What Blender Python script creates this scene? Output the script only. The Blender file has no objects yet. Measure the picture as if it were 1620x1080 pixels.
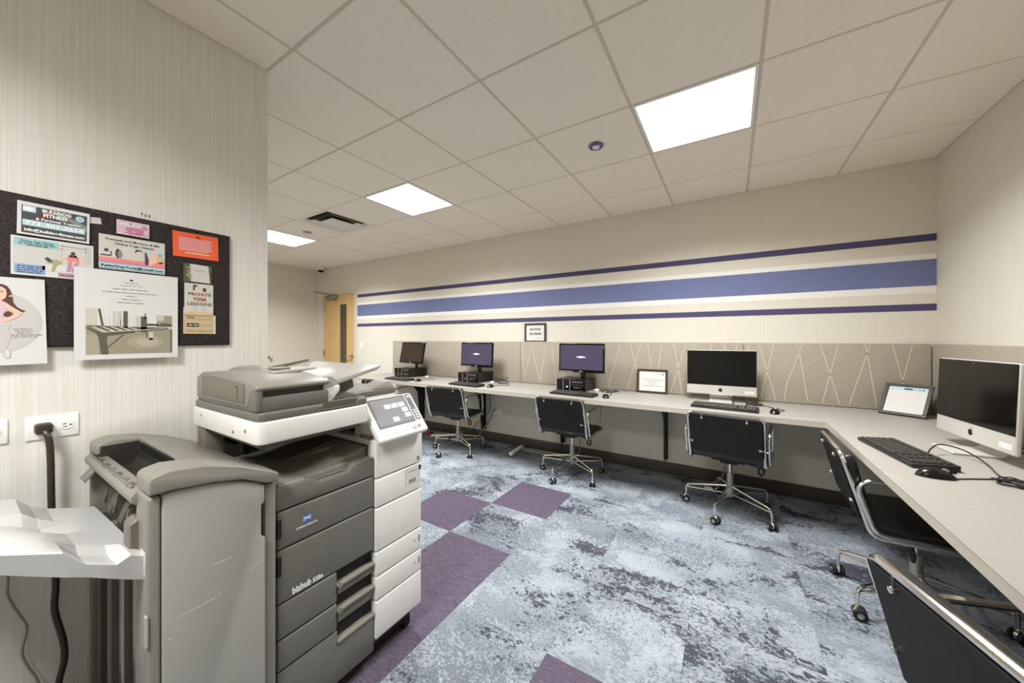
import bpy, bmesh, math, random
from mathutils import Matrix, Vector
random.seed(7)
SC = bpy.context.scene
COL = SC.collection
R = math.radians

# ------------------------------------------------------------------ camera, world, exposure
HC = 1.35                      # eye height
cam_d = bpy.data.cameras.new('camera')
cam_d.sensor_fit = 'HORIZONTAL'; cam_d.sensor_width = 36.0
cam_d.lens = 12.36
cam_d.shift_y = -5.08 / 1620.0
cam_d.clip_start = 0.02
cam = bpy.data.objects.new('camera', cam_d); COL.objects.link(cam)
cam.location = (0, 0, HC); cam.rotation_euler = (R(90), 0, R(31.895))
SC.camera = cam
w = bpy.data.worlds.new('world'); SC.world = w; w.use_nodes = True
w.node_tree.nodes['Background'].inputs[0].default_value = (0.9, 0.92, 1, 1)
w.node_tree.nodes['Background'].inputs[1].default_value = 0.1
SC.view_settings.view_transform = 'Standard'
SC.view_settings.look = 'None'
SC.view_settings.gamma = 1.0
SC.view_settings.use_curve_mapping = False
SC.view_settings.exposure = 0.0
SC.cycles.max_bounces = 14
SC.cycles.diffuse_bounces = 8
LAMP = 5.0                     # glow of the ceiling panel diffusers
PANEL_W = 60.0                 # light thrown down by each panel (watts)
SPREAD = R(146)

# ------------------------------------------------------------------ room dimensions (metres)
ZC = 2.675
XL, XR, YB, XE = -1.95, 1.275, 3.81, -6.86
YI = 0.84                      # end of the printer wall
YF = -2.3
T = 0.6096
GX, GY = -0.485, 2.055         # ceiling grid origin

# ------------------------------------------------------------------ materials
def lin(c):
    return tuple((x/255/12.92 if x/255 <= .04045 else ((x/255+.055)/1.055)**2.4) for x in c) + (1,)
def mat(name, c, rough=.5, metal=0, spec=.5, emit=None, es=0, coat=0):
    m = bpy.data.materials.new(name); m.use_nodes = True
    b = m.node_tree.nodes['Principled BSDF']
    b.inputs['Base Color'].default_value = lin(c)
    b.inputs['Roughness'].default_value = rough
    b.inputs['Metallic'].default_value = metal
    b.inputs['Specular IOR Level'].default_value = spec
    if coat: b.inputs['Coat Weight'].default_value = coat; b.inputs['Coat Roughness'].default_value = .05
    if emit:
        b.inputs['Emission Color'].default_value = lin(emit); b.inputs['Emission Strength'].default_value = es
    return m
def nodes(m): return m.node_tree.nodes, m.node_tree.links, m.node_tree.nodes['Principled BSDF']
def noisy(m, c2, scale=(30, 30, 30), detail=3, lo=.35, hi=.65, bump=0, dist=.002, coord='Object', rough_var=0):
    """procedural mottling between the base colour and c2, with optional bump"""
    N, L, b = nodes(m)
    tc = N.new('ShaderNodeTexCoord'); mp = N.new('ShaderNodeMapping'); mp.inputs['Scale'].default_value = scale
    nz = N.new('ShaderNodeTexNoise'); nz.inputs['Scale'].default_value = 1; nz.inputs['Detail'].default_value = detail
    rp = N.new('ShaderNodeValToRGB')
    rp.color_ramp.elements[0].position = lo; rp.color_ramp.elements[1].position = hi
    rp.color_ramp.elements[0].color = b.inputs['Base Color'].default_value; rp.color_ramp.elements[1].color = lin(c2)
    if coord == 'World':
        g = N.new('ShaderNodeNewGeometry'); L.new(g.outputs['Position'], mp.inputs[0])
    else:
        L.new(tc.outputs[coord], mp.inputs[0])
    L.new(mp.outputs[0], nz.inputs['Vector']); L.new(nz.outputs[0], rp.inputs[0]); L.new(rp.outputs[0], b.inputs['Base Color'])
    if bump:
        bp = N.new('ShaderNodeBump'); bp.inputs['Strength'].default_value = bump; bp.inputs['Distance'].default_value = dist
        L.new(nz.outputs[0], bp.inputs['Height']); L.new(bp.outputs[0], b.inputs['Normal'])
    return m

M = {}
M['wallpaper'] = noisy(mat('striated_wallpaper', (217, 212, 202), .75, spec=.2), (227, 223, 215), (150, 260, 2.2), 2, .36, .64, .3, .0012, 'World')
M['wall_paint'] = noisy(mat('beige_wall_paint', (214, 208, 194), .8, spec=.2), (217, 211, 197), (60, 60, 2), 2, .3, .7, .04, .0006, 'World')
M['wall_right'] = noisy(mat('beige_wall_paint_right', (214, 208, 194), .8, spec=.2), (217, 211, 197), (60, 60, 2), 2, .3, .7, .04, .0006, 'World')
M['navy'] = mat('navy_paint', (80, 74, 106), .7, spec=.2)
M['blue'] = mat('blue_paint', (112, 119, 156), .7, spec=.2)
M['white_stripe'] = mat('white_paint', (232, 228, 222), .7, spec=.2)
M['ceil'] = noisy(mat('ceiling_tile', (236, 226, 212), .95, spec=.1), (240, 230, 217), (90, 90, 90), 4, .35, .65, .12, .001, 'World')
M['grid'] = mat('ceiling_grid_metal', (206, 196, 182), .6)
M['lamp'] = mat('lamp_diffuser', (255, 255, 255), .5, emit=(255, 247, 236), es=LAMP)
M['lamp_frame'] = mat('lamp_frame_white', (235, 232, 226), .5)
M['white_metal'] = mat('white_metal', (224, 218, 208), .45)
M['dark_void'] = mat('dark_void', (40, 36, 30), .8)
M['rubber'] = noisy(mat('dark_rubber_base', (70, 62, 56), .55), (78, 70, 63), (8, 8, 8))
M['laminate'] = noisy(mat('pale_laminate', (154, 149, 141), .5, spec=.35), (160, 155, 147), (3, 60, 60), 4, .3, .7, .03, .0005)
M['lam_edge'] = mat('laminate_edge', (184, 175, 161), .5)
M['black_steel'] = noisy(mat('black_steel', (30, 28, 27), .45, 0), (38, 36, 34), (40, 40, 40))
M['chrome'] = mat('chrome', (226, 222, 214), .14, 1)
M['steel'] = mat('satin_steel', (176, 172, 164), .32, 1)
M['post_grey'] = mat('grey_post_sleeve', (165, 163, 156), .35, .7)
M['leather'] = noisy(mat('black_leather', (30, 27, 25), .34, spec=.5), (36, 33, 31), (60, 60, 60), 4, .3, .7, .12, .001)
M['board'] = noisy(mat('black_back_board', (28, 26, 24), .6, spec=.3), (32, 30, 28), (30, 30, 30))
M['plast_black'] = noisy(mat('black_plastic', (30, 28, 27), .4), (36, 34, 32), (60, 60, 60))
M['gloss_black'] = mat('gloss_black', (8, 7, 7), .08, spec=.32)
M['mouse_black'] = mat('mouse_black', (16, 14, 13), .26, spec=.4)
M['matt_black'] = mat('matt_black', (22, 20, 19), .7)
M['key'] = mat('key_cap', (58, 54, 50), .4)
M['silver'] = mat('silver_stripe', (170, 168, 165), .35, .8)
M['alu'] = mat('bare_aluminium', (214, 210, 203), .38, .35)
M['grey_dark'] = noisy(mat('copier_charcoal', (102, 99, 92), .42), (107, 104, 97), (20, 20, 20), 3, .3, .7, .04, .0005)
M['grey_mid'] = noisy(mat('copier_grey', (128, 123, 114), .4), (133, 128, 119), (25, 25, 25), 3, .3, .7, .05, .0005)
M['grey_panel'] = noisy(mat('finisher_grey_panel', (158, 156, 149), .42), (162, 160, 153), (9, 9, 9), 4, .3, .7, .03, .0005)
M['grey_deep'] = mat('copier_inner_grey', (84, 79, 70), .5)
M['brownish'] = mat('copier_side_grey', (112, 104, 92), .45)
M['copier_white'] = noisy(mat('copier_white', (224, 220, 214), .4), (227, 223, 217), (9, 9, 9))
M['tray_white'] = mat('tray_white_plastic', (196, 194, 191), .4)
M['clear_grey'] = mat('feeder_paper_guide', (166, 161, 152), .3)
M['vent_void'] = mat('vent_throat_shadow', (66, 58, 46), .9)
M['scratch'] = mat('scratch_mark', (214, 212, 206), .5)
M['logo_white'] = mat('printed_white', (240, 238, 235), .5)
M['logo_blue'] = mat('printed_blue', (70, 106, 182), .4)
M['ink'] = mat('printed_black', (38, 36, 38), .7, spec=.1)
M['ink_grey'] = mat('printed_grey', (140, 137, 132), .7, spec=.1)
M['ink_lgrey'] = mat('printed_light_grey', (196, 193, 188), .7, spec=.1)
M['paper'] = mat('white_paper', (216, 213, 209), .7, spec=.2)
M['tackboard'] = noisy(mat('dark_woven_tackboard', (44, 36, 36), .8, spec=.3), (96, 86, 82), (300, 110, 330), 3, .5, .82, .9, .004, 'World')
M['fabric'] = noisy(mat('taupe_panel_fabric', (162, 153, 138), .9, spec=.15), (170, 161, 146), (90, 90, 90), 3, .35, .65, .1, .001, 'World')
M['thread'] = mat('pale_thread_line', (206, 196, 176), .85, spec=.1)
M['maple'] = noisy(mat('maple_veneer', (202, 166, 108), .5), (211, 176, 120), (14, 14, 1.2), 4, .35, .65)
M['door_glass'] = mat('dark_door_glass', (74, 64, 50), .08, spec=.6)
M['frame_paint'] = mat('door_frame_paint', (202, 196, 182), .6)
M['plate'] = mat('outlet_white', (240, 238, 234), .35)
M['brown_cord'] = mat('dark_brown_cord', (52, 38, 32), .42)
M['grey_cord'] = mat('grey_cord', (150, 142, 126), .5)
M['frame_brown'] = noisy(mat('dark_brown_frame', (52, 43, 35), .45), (60, 50, 42), (60, 8, 8))
M['red'] = mat('red_plastic', (170, 32, 40), .4)
M['screen_purple'] = mat('lit_screen_purple', (22, 18, 28), .15, emit=(92, 82, 114), es=.62)
M['screen_glow'] = mat('lit_screen_text', (230, 230, 240), .3, emit=(235, 230, 250), es=1.1)
M['screen_off'] = mat('unlit_lcd', (46, 34, 22), .3, spec=.4)
M['led'] = mat('blue_led', (160, 190, 255), .3, emit=(150, 180, 255), es=1.5)
M['ui_bg'] = mat('panel_screen_grey', (120, 119, 118), .45, spec=.06, emit=(168, 166, 165), es=.30)
M['ui_btn'] = mat('panel_screen_button', (150, 150, 160), .45, spec=.06, emit=(226, 226, 244), es=.75)
M['orange'] = mat('orange_paper', (236, 104, 66), .7, spec=.15)
M['pink'] = mat('pink_print', (190, 98, 138), .7)
M['pale_pink'] = mat('pale_pink_print', (216, 184, 196), .7)
M['teal'] = mat('pale_teal_print', (152, 192, 194), .7)
M['pblue'] = mat('soft_blue_print', (140, 166, 206), .7)
M['mauve'] = mat('mauve_print', (184, 142, 166), .7)
M['slate'] = mat('slate_print', (70, 74, 76), .7)
M['paleblue'] = mat('pale_blue_print', (184, 206, 212), .7)
M['dkred'] = mat('dark_red_print', (120, 44, 42), .7)
M['skin'] = mat('skin_tone_print', (232, 190, 168), .7)
M['tan'] = mat('tan_print', (212, 180, 134), .7)
M['khaki'] = mat('khaki_print', (170, 164, 120), .7)
M['coral'] = mat('coral_print', (232, 136, 128), .7)
M['hair'] = mat('brown_print', (92, 58, 46), .7)
M['sepia1'] = mat('sepia_dark_print', (92, 86, 70), .7)
M['sepia2'] = mat('sepia_mid_print', (152, 144, 122), .7)
M['sepia2b'] = mat('sepia_sheen_print', (164, 156, 134), .7)
M['sepia2c'] = mat('sepia_bright_print', (178, 171, 150), .7)
M['sepia3'] = mat('sepia_light_print', (198, 193, 178), .7)
M['olive'] = mat('olive_print', (88, 88, 62), .7)
M['kraft'] = mat('kraft_paper', (198, 172, 136), .75)
M['cream'] = mat('cream_card', (204, 199, 191), .7)
M['inner_dark'] = mat('finisher_inner_dark', (46, 42, 36), .6)
M['halo'] = mat('pale_halo_print', (200, 194, 188), .7)
M['purple_tile'] = None

def carpet(name, purple):
    m = mat(name, (150, 160, 172), .95, spec=.08); N, L, b = nodes(m)
    g = N.new('ShaderNodeNewGeometry'); oi = N.new('ShaderNodeObjectInfo')
    def mapped(scale, rnd=0.0, rot=0):
        mp = N.new('ShaderNodeMapping'); mp.inputs['Scale'].default_value = scale; mp.inputs['Rotation'].default_value = (0, 0, rot)
        if rnd:
            mul = N.new('ShaderNodeMath'); mul.operation = 'MULTIPLY'; mul.inputs[1].default_value = rnd; L.new(oi.outputs['Random'], mul.inputs[0])
            add = N.new('ShaderNodeVectorMath'); add.operation = 'ADD'; L.new(g.outputs['Position'], add.inputs[0]); L.new(mul.outputs[0], add.inputs[1])
            L.new(add.outputs[0], mp.inputs[0])
        else: L.new(g.outputs['Position'], mp.inputs[0])
        return mp
    def noise(mp, detail, rough=.6, dist=0):
        n = N.new('ShaderNodeTexNoise'); n.inputs['Scale'].default_value = 1; n.inputs['Detail'].default_value = detail
        n.inputs['Roughness'].default_value = rough; n.inputs['Distortion'].default_value = dist; L.new(mp.outputs[0], n.inputs['Vector']); return n
    def ramp(n, stops):
        r = N.new('ShaderNodeValToRGB'); e = r.color_ramp.elements
        while len(e) < len(stops): e.new(.5)
        for k, (p, c) in enumerate(stops): e[k].position = p; e[k].color = lin(c) if len(c) == 3 else c
        L.new(n.outputs[0], r.inputs[0]); return r
    def mix(f, a, c):
        x = N.new('ShaderNodeMix'); x.data_type = 'RGBA'
        L.new(f, x.inputs[0]); L.new(a, x.inputs[6]); L.new(c, x.inputs[7]); return x.outputs[2]
    W, K = (1, 1, 1, 1), (0, 0, 0, 1)
    fine = noise(mapped((260, 90, 1)), 2)
    if purple:
        n1 = noise(mapped((26, 210, 1), 3.0), 4, .7)
        c = ramp(n1, [(.3, (72, 63, 77)), (.5, (92, 82, 97)), (.72, (114, 104, 118))]).outputs[0]
    else:
        base = ramp(noise(mapped((2.2, 3.4, 1), 0, .4), 6, .6, .4), [(.32, (136, 142, 151)), (.50, (153, 159, 166)), (.66, (165, 171, 176))]).outputs[0]
        def math2(op, a, b_):
            n = N.new('ShaderNodeMath'); n.operation = op
            for k, q in enumerate((a, b_)):
                if isinstance(q, (int, float)): n.inputs[k].default_value = q
                else: L.new(q, n.inputs[k])
            return n.outputs[0]
        def cut(v, lo, hi):
            mr = N.new('ShaderNodeMapRange'); mr.inputs[1].default_value = lo; mr.inputs[2].default_value = hi; L.new(v, mr.inputs[0]); return mr.outputs[0]
        def rgb(c_):
            q = N.new('ShaderNodeRGB'); q.outputs[0].default_value = lin(c_); return q.outputs[0]
        # worn mid tone areas with ragged edges, then fine flecks, then dark distressed patches
        m_mid = math2('ADD', math2('MULTIPLY', noise(mapped((3.4, 5.2, 1), .3, .3), 3, .55, .5).outputs[0], .9), noise(mapped((34, 60, 1), .9, .1), 6, .75, .3).outputs[0])
        c = mix(math2('MULTIPLY', cut(m_mid, .95, 1.0), .62), base, rgb((112, 120, 128)))
        m_fl = math2('ADD', math2('MULTIPLY', noise(mapped((1.7, 2.4, 1), .2, .5), 2, .5).outputs[0], .7), noise(mapped((95, 130, 1), .7, .7), 3, .6, .2).outputs[0])
        c = mix(math2('MULTIPLY', cut(m_fl, .885, .93), .70), c, rgb((88, 92, 102)))
        m_dk = math2('ADD', math2('MULTIPLY', noise(mapped((2.1, 3.3, 1), .25, .3), 4, .6, .6).outputs[0], 1.0), math2('MULTIPLY', noise(mapped((40, 58, 1), 1.1, .2), 6, .72, .6).outputs[0], .8))
        c = mix(math2('MULTIPLY', cut(m_dk, .985, 1.005), .94), c, rgb((64, 63, 75)))
        m_lt = math2('ADD', noise(mapped((4.5, 3.0, 1), .5, .9), 4, .6).outputs[0], math2('MULTIPLY', noise(mapped((50, 50, 1), .4), 5, .7).outputs[0], .6))
        c = mix(math2('MULTIPLY', cut(m_lt, .90, .98), .45), c, rgb((178, 184, 189)))
    fr = ramp(fine, [(.3, (.86, .86, .86, 1)), (.7, (1.0, 1.0, 1.0, 1))]).outputs[0]
    mm = N.new('ShaderNodeMix'); mm.data_type = 'RGBA'; mm.blend_type = 'MULTIPLY'; mm.inputs[0].default_value = 1
    L.new(c, mm.inputs[6]); L.new(fr, mm.inputs[7]); L.new(mm.outputs[2], b.inputs['Base Color'])
    bp = N.new('ShaderNodeBump'); bp.inputs['Strength'].default_value = .35; bp.inputs['Distance'].default_value = .003
    L.new(fine.outputs[0], bp.inputs['Height']); L.new(bp.outputs[0], b.inputs['Normal'])
    return m
M['carpet'] = carpet('distressed_blue_carpet', False)
M['purple_tile'] = carpet('purple_carpet', True)
M['floor_slab'] = mat('floor_slab', (70, 72, 84), .9)

# ------------------------------------------------------------------ mesh builder
def _arc(s, e, t, r):
    th = s.angle(e)
    if th < 1e-4: return s*(1-t)+e*t
    return (s*math.sin((1-t)*th)+e*math.sin(t*th))/math.sin(th)
def fillet(pts, rad, n=5, closed=False):
    pts = [Vector(p) for p in pts]; out = []
    N_ = len(pts)
    for i, p in enumerate(pts):
        if not closed and i in (0, N_-1): out.append(p); continue
        a, b = pts[i-1], pts[(i+1) % N_]
        u, v = (a-p), (b-p); lu, lv = u.length, v.length
        if lu < 1e-6 or lv < 1e-6: out.append(p); continue
        u /= lu; v /= lv
        ang = u.angle(v)
        if ang > math.pi-.02: out.append(p); continue
        d = min(rad/math.tan(ang/2), lu*.49, lv*.49)
        r = d*math.tan(ang/2)
        bis = (u+v).normalized(); c = p+bis*(r/math.sin(ang/2))
        s, e = (p+u*d)-c, (p+v*d)-c
        for k in range(n+1):
            t = k/n; w_ = _arc(s, e, t, r)
            out.append(c+w_)
    return out
def spline(pts, n=6, closed=False):
    P = [Vector(p) for p in pts]; out = []
    L_ = len(P)
    for i in range(L_-(0 if closed else 1)):
        if closed: p0, p1, p2, p3 = P[i-1], P[i], P[(i+1) % L_], P[(i+2) % L_]
        else: p0, p1, p2, p3 = P[max(i-1, 0)], P[i], P[i+1], P[min(i+2, L_-1)]
        for k in range(n):
            t = k/n
            out.append(.5*((2*p1)+(-p0+p2)*t+(2*p0-5*p1+4*p2-p3)*t*t+(-p0+3*p1-3*p2+p3)*t**3))
    if not closed: out.append(P[-1])
    return out

class MB:
    def __init__(s): s.bm = bmesh.new(); s.mats = []; s.X = Matrix.Identity(4)
    def mi(s, m):
        m = M[m] if isinstance(m, str) else m
        if m not in s.mats: s.mats.append(m)
        return s.mats.index(m)
    def _merge(s, t, m, X=None):
        k = s.mi(m)
        for f in t.faces: f.material_index = k
        t.transform(s.X @ X if X is not None else s.X)
        me = bpy.data.meshes.new('tmp'); t.to_mesh(me); t.free(); s.bm.from_mesh(me); bpy.data.meshes.remove(me)
    def _bevel(s, t, bev, seg, ang=25):
        if bev <= 0: return
        t.normal_update()
        ed = [e for e in t.edges if len(e.link_faces) == 2 and e.calc_face_angle(0) > R(ang)]
        bmesh.ops.bevel(t, geom=ed, offset=bev, segments=seg, affect='EDGES', profile=.5, clamp_overlap=True)
    def box(s, lo, hi, m, bev=0, seg=2, X=None):
        t = bmesh.new(); lo, hi = Vector(lo), Vector(hi)
        bmesh.ops.create_cube(t, size=1)
        t.transform(Matrix.Translation((lo+hi)/2) @ Matrix.Diagonal((*(hi-lo), 1)))
        s._bevel(t, bev, seg); s._merge(t, m, X)
    def cbox(s, c, size, m, bev=0, seg=2, X=None):
        c, h = Vector(c), Vector(size)/2; s.box(c-h, c+h, m, bev, seg, X)
    def prism(s, poly, d0, d1, m, axis='x', bev=0, seg=2, X=None):
        """poly in the plane across axis: x -> (y,z), y -> (x,z), z -> (x,y)"""
        t = bmesh.new()
        def P(a, b, d): return {'x': (d, a, b), 'y': (a, d, b), 'z': (a, b, d)}[axis]
        A = [t.verts.new(P(a, b, d0)) for a, b in poly]; B = [t.verts.new(P(a, b, d1)) for a, b in poly]
        n = len(poly)
        t.faces.new(A); t.faces.new(B[::-1])
        for i in range(n): t.faces.new((A[i], B[i], B[(i+1) % n], A[(i+1) % n]))
        bmesh.ops.recalc_face_normals(t, faces=t.faces)
        s._bevel(t, bev, seg); s._merge(t, m, X)
    def cyl(s, p0, p1, r0, m, r1=None, n=16, bev=0, X=None):
        p0, p1 = Vector(p0), Vector(p1); d = p1-p0; t = bmesh.new()
        bmesh.ops.create_cone(t, cap_ends=True, segments=n, radius1=r0, radius2=r0 if r1 is None else r1, depth=d.length)
        s._bevel(t, bev, 2, 50)
        t.transform(Matrix.Translation((p0+p1)/2) @ d.to_track_quat('Z', 'Y').to_matrix().to_4x4()); s._merge(t, m, X)
    def sph(s, c, r, m, n=12, sc=(1, 1, 1), X=None):
        t = bmesh.new(); bmesh.ops.create_uvsphere(t, u_segments=n, v_segments=max(6, n*2//3), radius=r)
        t.transform(Matrix.Translation(c) @ Matrix.Diagonal((*sc, 1))); s._merge(t, m, X)
    def lathe(s, prof, m, n=24, X=None, c=(0, 0, 0)):
        t = bmesh.new(); rings = []
        for r, z in prof:
            rings.append([t.verts.new((r*math.cos(2*math.pi*k/n), r*math.sin(2*math.pi*k/n), z)) for k in range(n)] if r > 1e-6 else [t.verts.new((0, 0, z))])
        for a, b in zip(rings, rings[1:]):
            for k in range(n):
                q = [a[k % len(a)], a[(k+1) % len(a)], b[(k+1) % len(b)], b[k % len(b)]]
                q = list(dict.fromkeys(q))
                if len(q) > 2: t.faces.new(q)
        bmesh.ops.recalc_face_normals(t, faces=t.faces)
        t.transform(Matrix.Translation(c)); s._merge(t, m, X)
    def tube(s, pts, r, m, n=8, closed=False, X=None):
        pts = [Vector(p) for p in pts]; t = bmesh.new(); k = len(pts); rings = []
        ref = None
        for i, p in enumerate(pts):
            a = pts[i-1] if (i or closed) else p; b = pts[(i+1) % k] if (i < k-1 or closed) else p
            d = (b-a).normalized()
            if ref is None:
                ref = d.orthogonal().normalized()
            ref = (ref-d*ref.dot(d))
            if ref.length < 1e-5: ref = d.orthogonal()
            ref.normalize(); q = d.cross(ref)
            rings.append([t.verts.new(p+(ref*math.cos(2*math.pi*j/n)+q*math.sin(2*math.pi*j/n))*r) for j in range(n)])
        for i in range(k if closed else k-1):
            A, B = rings[i], rings[(i+1) % k]; off = 0
            if closed and i == k-1:
                off = min(range(n), key=lambda o: (A[0].co-B[o].co).length)
            for j in range(n): t.faces.new((A[j], A[(j+1) % n], B[(j+1+off) % n], B[(j+off) % n]))
        if not closed: t.faces.new(rings[0][::-1]); t.faces.new(rings[-1])
        bmesh.ops.recalc_face_normals(t, faces=t.faces); s._merge(t, m, X)
    def sweep(s, prof, thick, x0, x1, m, bev=.01, seg=3, X=None):
        """strip of given thickness along a (y,z) centre line, extruded in x"""
        P = [Vector((0, a, b)) for a, b in prof]; up, dn = [], []
        for i, p in enumerate(P):
            d = (P[min(i+1, len(P)-1)]-P[max(i-1, 0)]).normalized(); nrm = Vector((0, -d.z, d.y))
            up.append(p+nrm*thick/2); dn.append(p-nrm*thick/2)
        poly = [(v.y, v.z) for v in up]+[(v.y, v.z) for v in dn[::-1]]
        t = bmesh.new(); A = [t.verts.new((x0, a, b)) for a, b in poly]; B = [t.verts.new((x1, a, b)) for a, b in poly]
        n = len(P); tot = 2*n
        for i in range(tot): t.faces.new((A[i], B[i], B[(i+1) % tot], A[(i+1) % tot]))
        for i in range(n-1):
            t.faces.new((A[i], A[i+1], A[tot-2-i], A[tot-1-i])); t.faces.new((B[i], B[tot-1-i], B[tot-2-i], B[i+1]))
        bmesh.ops.recalc_face_normals(t, faces=t.faces)
        s._bevel(t, bev, seg, 50); s._merge(t, m, X)
    def grid(s, G, m, X=None):
        t = bmesh.new(); V = [[t.verts.new(p) for p in row] for row in G]
        for a, b in zip(V, V[1:]):
            for i in range(len(a)-1): t.faces.new((a[i], a[i+1], b[i+1], b[i]))
        bmesh.ops.recalc_face_normals(t, faces=t.faces); s._merge(t, m, X)
    def face(s, pts, m, X=None):
        t = bmesh.new(); t.faces.new([t.verts.new(p) for p in pts]); s._merge(t, m, X)
    # flat print in the local xy plane, layer k lifts it a hair
    def rect(s, u0, v0, u1, v1, m, k=1, z0=0.0):
        z = z0+k*.00022; s.face([(u0, v0, z), (u1, v0, z), (u1, v1, z), (u0, v1, z)], m)
    def poly(s, pts, m, k=1, z0=0.0):
        z = z0+k*.00022
        if sum(a[0]*b[1]-b[0]*a[1] for a, b in zip(pts, list(pts[1:])+[pts[0]])) < 0: pts = pts[::-1]
        s.face([(a, b, z) for a, b in pts], m)
    def disc(s, u, v, ru, rv, m, k=1, n=20, z0=0.0): s.poly([(u+ru*math.cos(2*math.pi*i/n), v+rv*math.sin(2*math.pi*i/n)) for i in range(n)], m, k, z0)
    def text(s, txt, u, v, h, m, k=2, width=None, align='CENTER', bold=0.0, z0=0.0, sp=1.0, rot=0, shear=0):
        cu = bpy.data.curves.new('t', 'FONT'); cu.body = txt; cu.size = 1; cu.align_x = align; cu.offset = bold; cu.space_character = sp; cu.resolution_u = 2; cu.shear = shear
        ob = bpy.data.objects.new('t', cu); COL.objects.link(ob)
        dg = bpy.context.evaluated_depsgraph_get(); me = bpy.data.meshes.new_from_object(ob.evaluated_get(dg))
        bpy.data.objects.remove(ob); bpy.data.curves.remove(cu)
        t = bmesh.new(); t.from_mesh(me); bpy.data.meshes.remove(me)
        if not t.verts: t.free(); return
        xs = [q.co.x for q in t.verts]; sc = h/.72; sx = sc
        if width: sx = width/(max(xs)-min(xs))
        k_ = s.mi(m)
        for f in t.faces:
            f.material_index = k_
            if f.normal.z < 0: f.normal_flip()
        t.transform(Matrix.Translation((u, v, z0+k*.00022)) @ Matrix.Rotation(rot, 4, 'Z') @ Matrix.Diagonal((sx, sc, 1, 1)))
        s._merge(t, m)
    def words(s, u0, u1, v, h, m, k=2, seed=1, z0=0.0):
        """illegible line of print: word-length dashes"""
        rnd = random.Random(seed); u = u0
        while u < u1-h*.8:
            L_ = min(rnd.uniform(1.2, 4.5)*h, u1-u); s.rect(u, v, u+L_, v+h*.62, m, k, z0); u += L_+h*.55
    def build(s, name, parent=None, smooth=35, **kw):
        me = bpy.data.meshes.new(name); s.bm.to_mesh(me); s.bm.free()
        for m in s.mats: me.materials.append(m)
        if smooth:
            me.polygons.foreach_set('use_smooth', [True]*len(me.polygons)); me.set_sharp_from_angle(angle=R(smooth))
        o = bpy.data.objects.new(name, me); COL.objects.link(o)
        if parent is not None: o.parent = parent
        return o

def tag(o, label=None, cat=None, group=None, kind=None):
    if label: o['label'] = label
    if cat: o['category'] = cat
    if group: o['group'] = group
    if kind: o['kind'] = kind
    return o
def thing(name, label, cat, loc=(0, 0, 0), rz=0, group=None, mtx=None):
    o = bpy.data.objects.new(name, None); o.empty_display_size = .1; COL.objects.link(o)
    if mtx is not None: o.matrix_world = mtx
    else: o.location = loc; o.rotation_euler = (0, 0, rz)
    return tag(o, label, cat, group)
def struct(o): o['kind'] = 'structure'; return o
def instance(o, parent=None):
    c = o.copy(); COL.objects.link(c)
    if parent is not None: c.parent = parent
    return c
def dup(o, parent=None):
    kids = KIDS.get(o.name) or [c for c in bpy.data.objects if c.parent == o]
    KIDS[o.name] = kids
    c = instance(o, parent)
    for k in kids: dup(k, c)
    return c
KIDS = {}
def frame_m(o, u, v):
    u, v = Vector(u).normalized(), Vector(v).normalized(); n = u.cross(v); v = n.cross(u)
    m = Matrix.Identity(4)
    for i, a in enumerate((u, v, n)):
        for j in range(3): m[j][i] = a[j]
    m.translation = o
    return m

# ================================================================== SETTING
b = MB(); b.box((XE-.15, YF-.15, -.12), (XR+.15, YB+.15, -.012), 'floor_slab'); floor = struct(b.build('floor', smooth=0))
# carpet tiles, half-metre squares, each one a piece of the floor
PURPLE = {(0, 3), (-1, 2), (0, 1), (0, 0), (0, -1), (1, 0), (2, 0)}
PURPLE = set()
for k in [(-1.67, 2.36), (-2.17, 1.86), (-1.67, 1.36), (-1.67, .86), (-1.67, .36), (-1.67, -.14), (-.67, .86)]: PURPLE.add((round((k[0]+1.67)/.5), round((k[1]-.86)/.5)))
tile_me = {}
def carpet_tile(x0, y0, x1, y1, purple):
    w_, d_ = x1-x0, y1-y0; key = (round(w_, 3), round(d_, 3), purple)
    if key not in tile_me:
        b = MB(); b.box((-w_/2+.0002, -d_/2+.0002, -.012), (w_/2-.0002, d_/2-.0002, 0), 'purple_tile' if purple else 'carpet', .0005, 1)
        o = b.build('carpet_tile', floor, smooth=0); tile_me[key] = o.data
    else:
        o = bpy.data.objects.new('carpet_tile', tile_me[key]); COL.objects.link(o); o.parent = floor
    o.location = ((x0+x1)/2, (y0+y1)/2, 0)
    if purple: o['label'] = 'plain purple carpet tile'
for i in range(-11, 7):
    for j in range(-4, 7):
        x0, y0 = -1.67+.5*i, .86+.5*j; x1, y1 = x0+.5, y0+.5
        x0, x1, y0, y1 = max(x0, XE), min(x1, XR), max(y0, -1.3), min(y1, YB)
        if x1-x0 < .02 or y1-y0 < .02 or (x1 <= XL and y1 <= YI): continue
        carpet_tile(x0, y0, x1, y1, (i, j) in PURPLE)

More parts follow.
